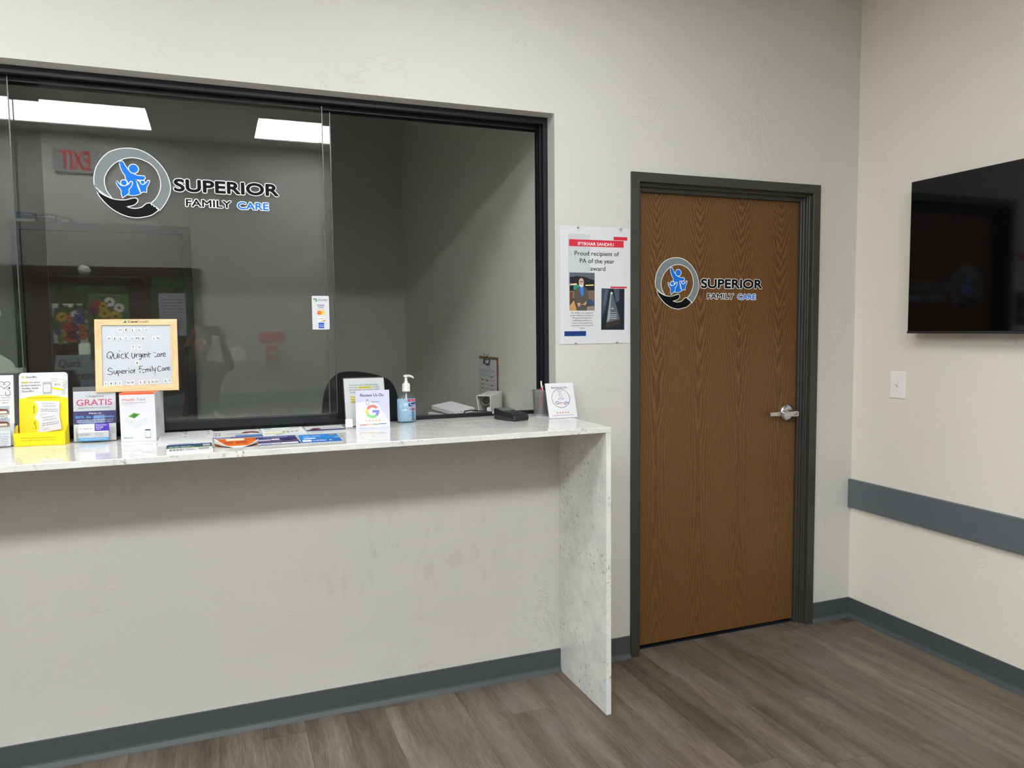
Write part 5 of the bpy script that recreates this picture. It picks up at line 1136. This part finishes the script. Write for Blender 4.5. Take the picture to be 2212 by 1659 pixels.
# outdoors beyond the entrance
b = B(); b.box(-14, 10, -26, YB-.2, -.18, -.125, pm('asphalt', (120,120,118), .9, var=.15, vs=60)); o = struct(b, 'ground')
b = B(); b.box(-4.5, 2.5, YB-2.4, YB-.2, -.125, -.02, pm('concrete_walk', (178,176,170), .85, var=.06, vs=20)); struct(b, 'sidewalk')
def leaf_mat(name, c1, c2):
    g = N(name); f = g.noise(g.coord(), 5, 6, .85, .6); g.set(Base_Color=g.ramp(f, [(.40, c1), (.52, c2), (.64, tuple(min(255, int(x*1.5)) for x in c2))]), Roughness=.7); g.bump(f, 1.0, .25); return g.m
M_LEAF = [leaf_mat('dark_foliage', (16,26,14), (78,108,60)), leaf_mat('bright_foliage', (22,36,18), (100,128,66))]
M_BARK = pm('bark', (84,70,58), .9, var=.2, vs=30)
for i, (x, y, h, r_, lab) in enumerate(((-4.9,-13,6.2,1.5,'tree with pale green crown left of the entrance, seen mirrored'),(-1.6,-13.5,6.8,1.6,'tall tree straight outside the entrance, seen mirrored'),(1.6,-13,5.6,1.5,'tree right of the entrance, seen mirrored'),(-8.3,-13.5,7.0,1.6,'tree farthest left outside the entrance'),(5.0,-13.5,6.4,1.6,'tree farthest right outside the entrance'),(-3.2,-17.5,7.2,1.6,'rear tree seen between the two left front trees outside'),(.1,-17.5,7.0,1.6,'rear tree seen between the two middle front trees outside'),(-6.7,-17.5,6.6,1.6,'rear tree at the far left outside the entrance'),(3.4,-17.5,6.6,1.6,'rear tree at the far right outside the entrance'))):
    t = thing('tree', lab, 'tree', (x, y, -.125), group='trees outside the entrance')
    rr = random.Random(20+i); bm = bmesh.new()
    for j in range(16):
        s_ = r_*rr.uniform(.35,.6); c = Vector((rr.uniform(-1,1)*r_*.55, rr.uniform(-1,1)*r_*.5, h*.14+rr.uniform(0,1)*h*.68))
        rv = bmesh.ops.create_icosphere(bm, subdivisions=3, radius=s_)['verts']
        for v in rv: v.co = c+v.co*(1+rr.uniform(-.16,.16))
    me = bpy.data.meshes.new('crown'); bm.to_mesh(me); bm.free(); me.materials.append(M_LEAF[i % 2]); o = bpy.data.objects.new('crown', me); C.objects.link(o); o.parent = t
    b = B(); b.tube([(0,0,0),(.05,0,h*.25),(0,.05,h*.6)], [.20,.15,.08], M_BARK); b.obj('trunk', t)

# ------------------------------------------------------------------ the photographer, seen only as a reflection
PH = CAM - fwd*.0135 - right*.016
rotm = Matrix((right, -fwd, up)).transposed().to_4x4(); rotm.translation = PH    # local x right, y toward the body, z up
t = thing('smartphone', 'dark smartphone held up sideways by the photographer, mirrored in the window', 'phone'); t.matrix_world = rotm
b = B(); b.box(-.0755,.0755,-.004,.004,-.0365,.0365, pm('phone_body', (38,40,44), .3), .0035); b.obj('body', t)
b = B(); b.rect(-.072,.072,-.033,.033,(24,25,28),lambda u, v, l: (u, .004+l, v),.0002); b.obj('screen', t)
b = B()
for u, v in ((.052,.018),(.052,-.014),(.030,.002)): b.lathe([(0,-.0052),(.0058,-.0052),(.0068,-.004)], M_BLACKP, o=(u,0,v), axis='y', seg=18)
b.obj('camera_lenses', t)
def person():
    bm = bmesh.new(); sk_ = bm.verts.layers.skin.verify(); ix = -.10; by = -3.36
    def add(p, r, parent=None, root=False):
        v = bm.verts.new(p); v[sk_].radius = (r, r) if not isinstance(r, tuple) else r; v[sk_].use_root = root
        if parent: bm.edges.new((parent, v))
        return v
    Pw = lambda r_, u_, f_: CAM + right*r_ + up*u_ + fwd*f_
    pel = add((ix, by, .82), (.155,.115), None, True)
    wst = add((ix, by, .95), (.135,.10), pel); cst = add((ix, by+.01, 1.09), (.150,.11), wst); uc = add((ix, by+.005, 1.185), (.130,.09), cst)
    nk = add((ix, by+.02, 1.26), .052, uc); nk2 = add((ix, by+.035, 1.31), .050, nk); hd = add((ix, by+.055, 1.375), (.072,.086), nk2); hd2 = add((ix, by+.05, 1.445), (.070,.084), hd); add((ix, by+.045, 1.495), (.045,.055), hd2)
    for s_, hx in ((1, .085), (-1, -.117)):
        sh = add((ix+s_*.150, by, 1.205), .055, uc); el = add((ix+s_*.205+.01, by+.17, 1.225), .042, sh)
        wr = add(Pw(hx+s_*.012, -.075, -.075), .026, el); pa = add(Pw(hx+s_*.004, -.03, -.042), (.030,.018), wr)
        for j, (du, ln) in enumerate(((.030,.0), (.012,.004), (-.006,.002), (-.022,-.006))):
            k1 = add(Pw(hx+s_*.012, du, -.026), .0088, pa); k2 = add(Pw(hx+s_*.010, du+.003, -.008), .0080, k1); add(Pw(hx-s_*(.012+ln), du+.004, -.0035), .0070, k2)
        t1 = add(Pw(hx-s_*.012, -.022, -.038), .0105, pa); add(Pw(hx-s_*.036, -.006, -.030), .0085, t1)
        hp = add((ix+s_*.09, by, .75), .092, pel); kn = add((ix+s_*.11, by+.015, .42), .060, hp); ak = add((ix+s_*.12, by-.01, .095), .042, kn); add((ix+s_*.13, by+.13, .035), .034, ak)
    me = bpy.data.meshes.new('person'); bm.to_mesh(me); bm.free()
    o = bpy.data.objects.new('person_skeleton', me); C.objects.link(o); o.modifiers.new('skin', 'SKIN').use_smooth_shade = True; s2 = o.modifiers.new('sub', 'SUBSURF'); s2.levels = 2; s2.render_levels = 2
    dg = bpy.context.evaluated_depsgraph_get(); dg.update(); m2 = bpy.data.meshes.new_from_object(o.evaluated_get(dg)); bpy.data.objects.remove(o)
    m2.name = 'person'; skin = pm('skin', (178,132,108), .5); m2.materials.clear()
    for m in (pm('dark_shirt', (40,42,48), .8), pm('dark_trousers', (34,36,42), .8), skin, pm('black_shoes', (26,26,28), .5)): m2.materials.append(m)
    ix_ = -.10
    for p in m2.polygons:
        c = p.center; p.use_smooth = True
        p.material_index = 3 if c.z < .075 else 1 if c.z < .86 else 2 if (c.z > 1.285 and abs(c.x-ix_) < .1 and c.y < -3.2) or (c.y > -3.13 and c.z > 1.40) else 0
    lo = min(v.co.z for v in m2.vertices)
    for v in m2.vertices: v.co.z += max(0, (.0005-lo))*max(0, 1-v.co.z/.1)
    o = bpy.data.objects.new('person', m2); C.objects.link(o)
    tag(o, 'person in dark clothing holding up a phone, mirrored in the window', 'person')
    ix = -.10; by = -3.36
    b = B(); hz = 1.445; hyy = by+.045
    pr = [(.001,.088),(.045,.078),(.074,.050),(.084,.010),(.083,-.04),(.070,-.075),(.060,-.085)]
    b.lathe([(r_, h_) for r_, h_ in pr], pm('dark_hair', (36,30,27), .6), o=(ix, by+.028, hz), seg=28, sy=1.08); b.obj('hair', o)
    for s_ in (-1, 1): b = B(); b.lathe([(0,-.011),(.008,-.007),(.011,0),(.008,.007),(0,.011)], pm('eye_white', (225,222,218), .3), o=(ix+s_*.030, by+.128, 1.412), seg=14); b.lathe([(0,.0115),(.0045,.0105),(.005,.009)], pm('iris', (44,32,26), .2), o=(ix+s_*.030, by+.128, 1.412), axis='y', seg=10); b.obj('eye', o)
    b = B(); b.prism([(by+.13,1.412),(by+.155,1.368),(by+.150,1.360),(by+.125,1.360)], 'x', ix-.011, ix+.011, skin); b.obj('nose', o, smooth=2)
    b = B(); b.tube([(ix-.024,by+.128,1.337),(ix-.010,by+.136,1.339),(ix+.010,by+.136,1.339),(ix+.024,by+.128,1.337)], [.003,.0055,.0055,.003], pm('lips', (160,96,88), .5)); b.obj('mouth', o)
    for s_ in (-1, 1):
        b = B(); b.lathe([(0,-.006),(.022,-.004),(.026,0),(.022,.006),(0,.003)], skin, o=(ix+s_*.078, by+.04, 1.395), axis='x', seg=16, sx=.65); b.obj('ear', o)
person()
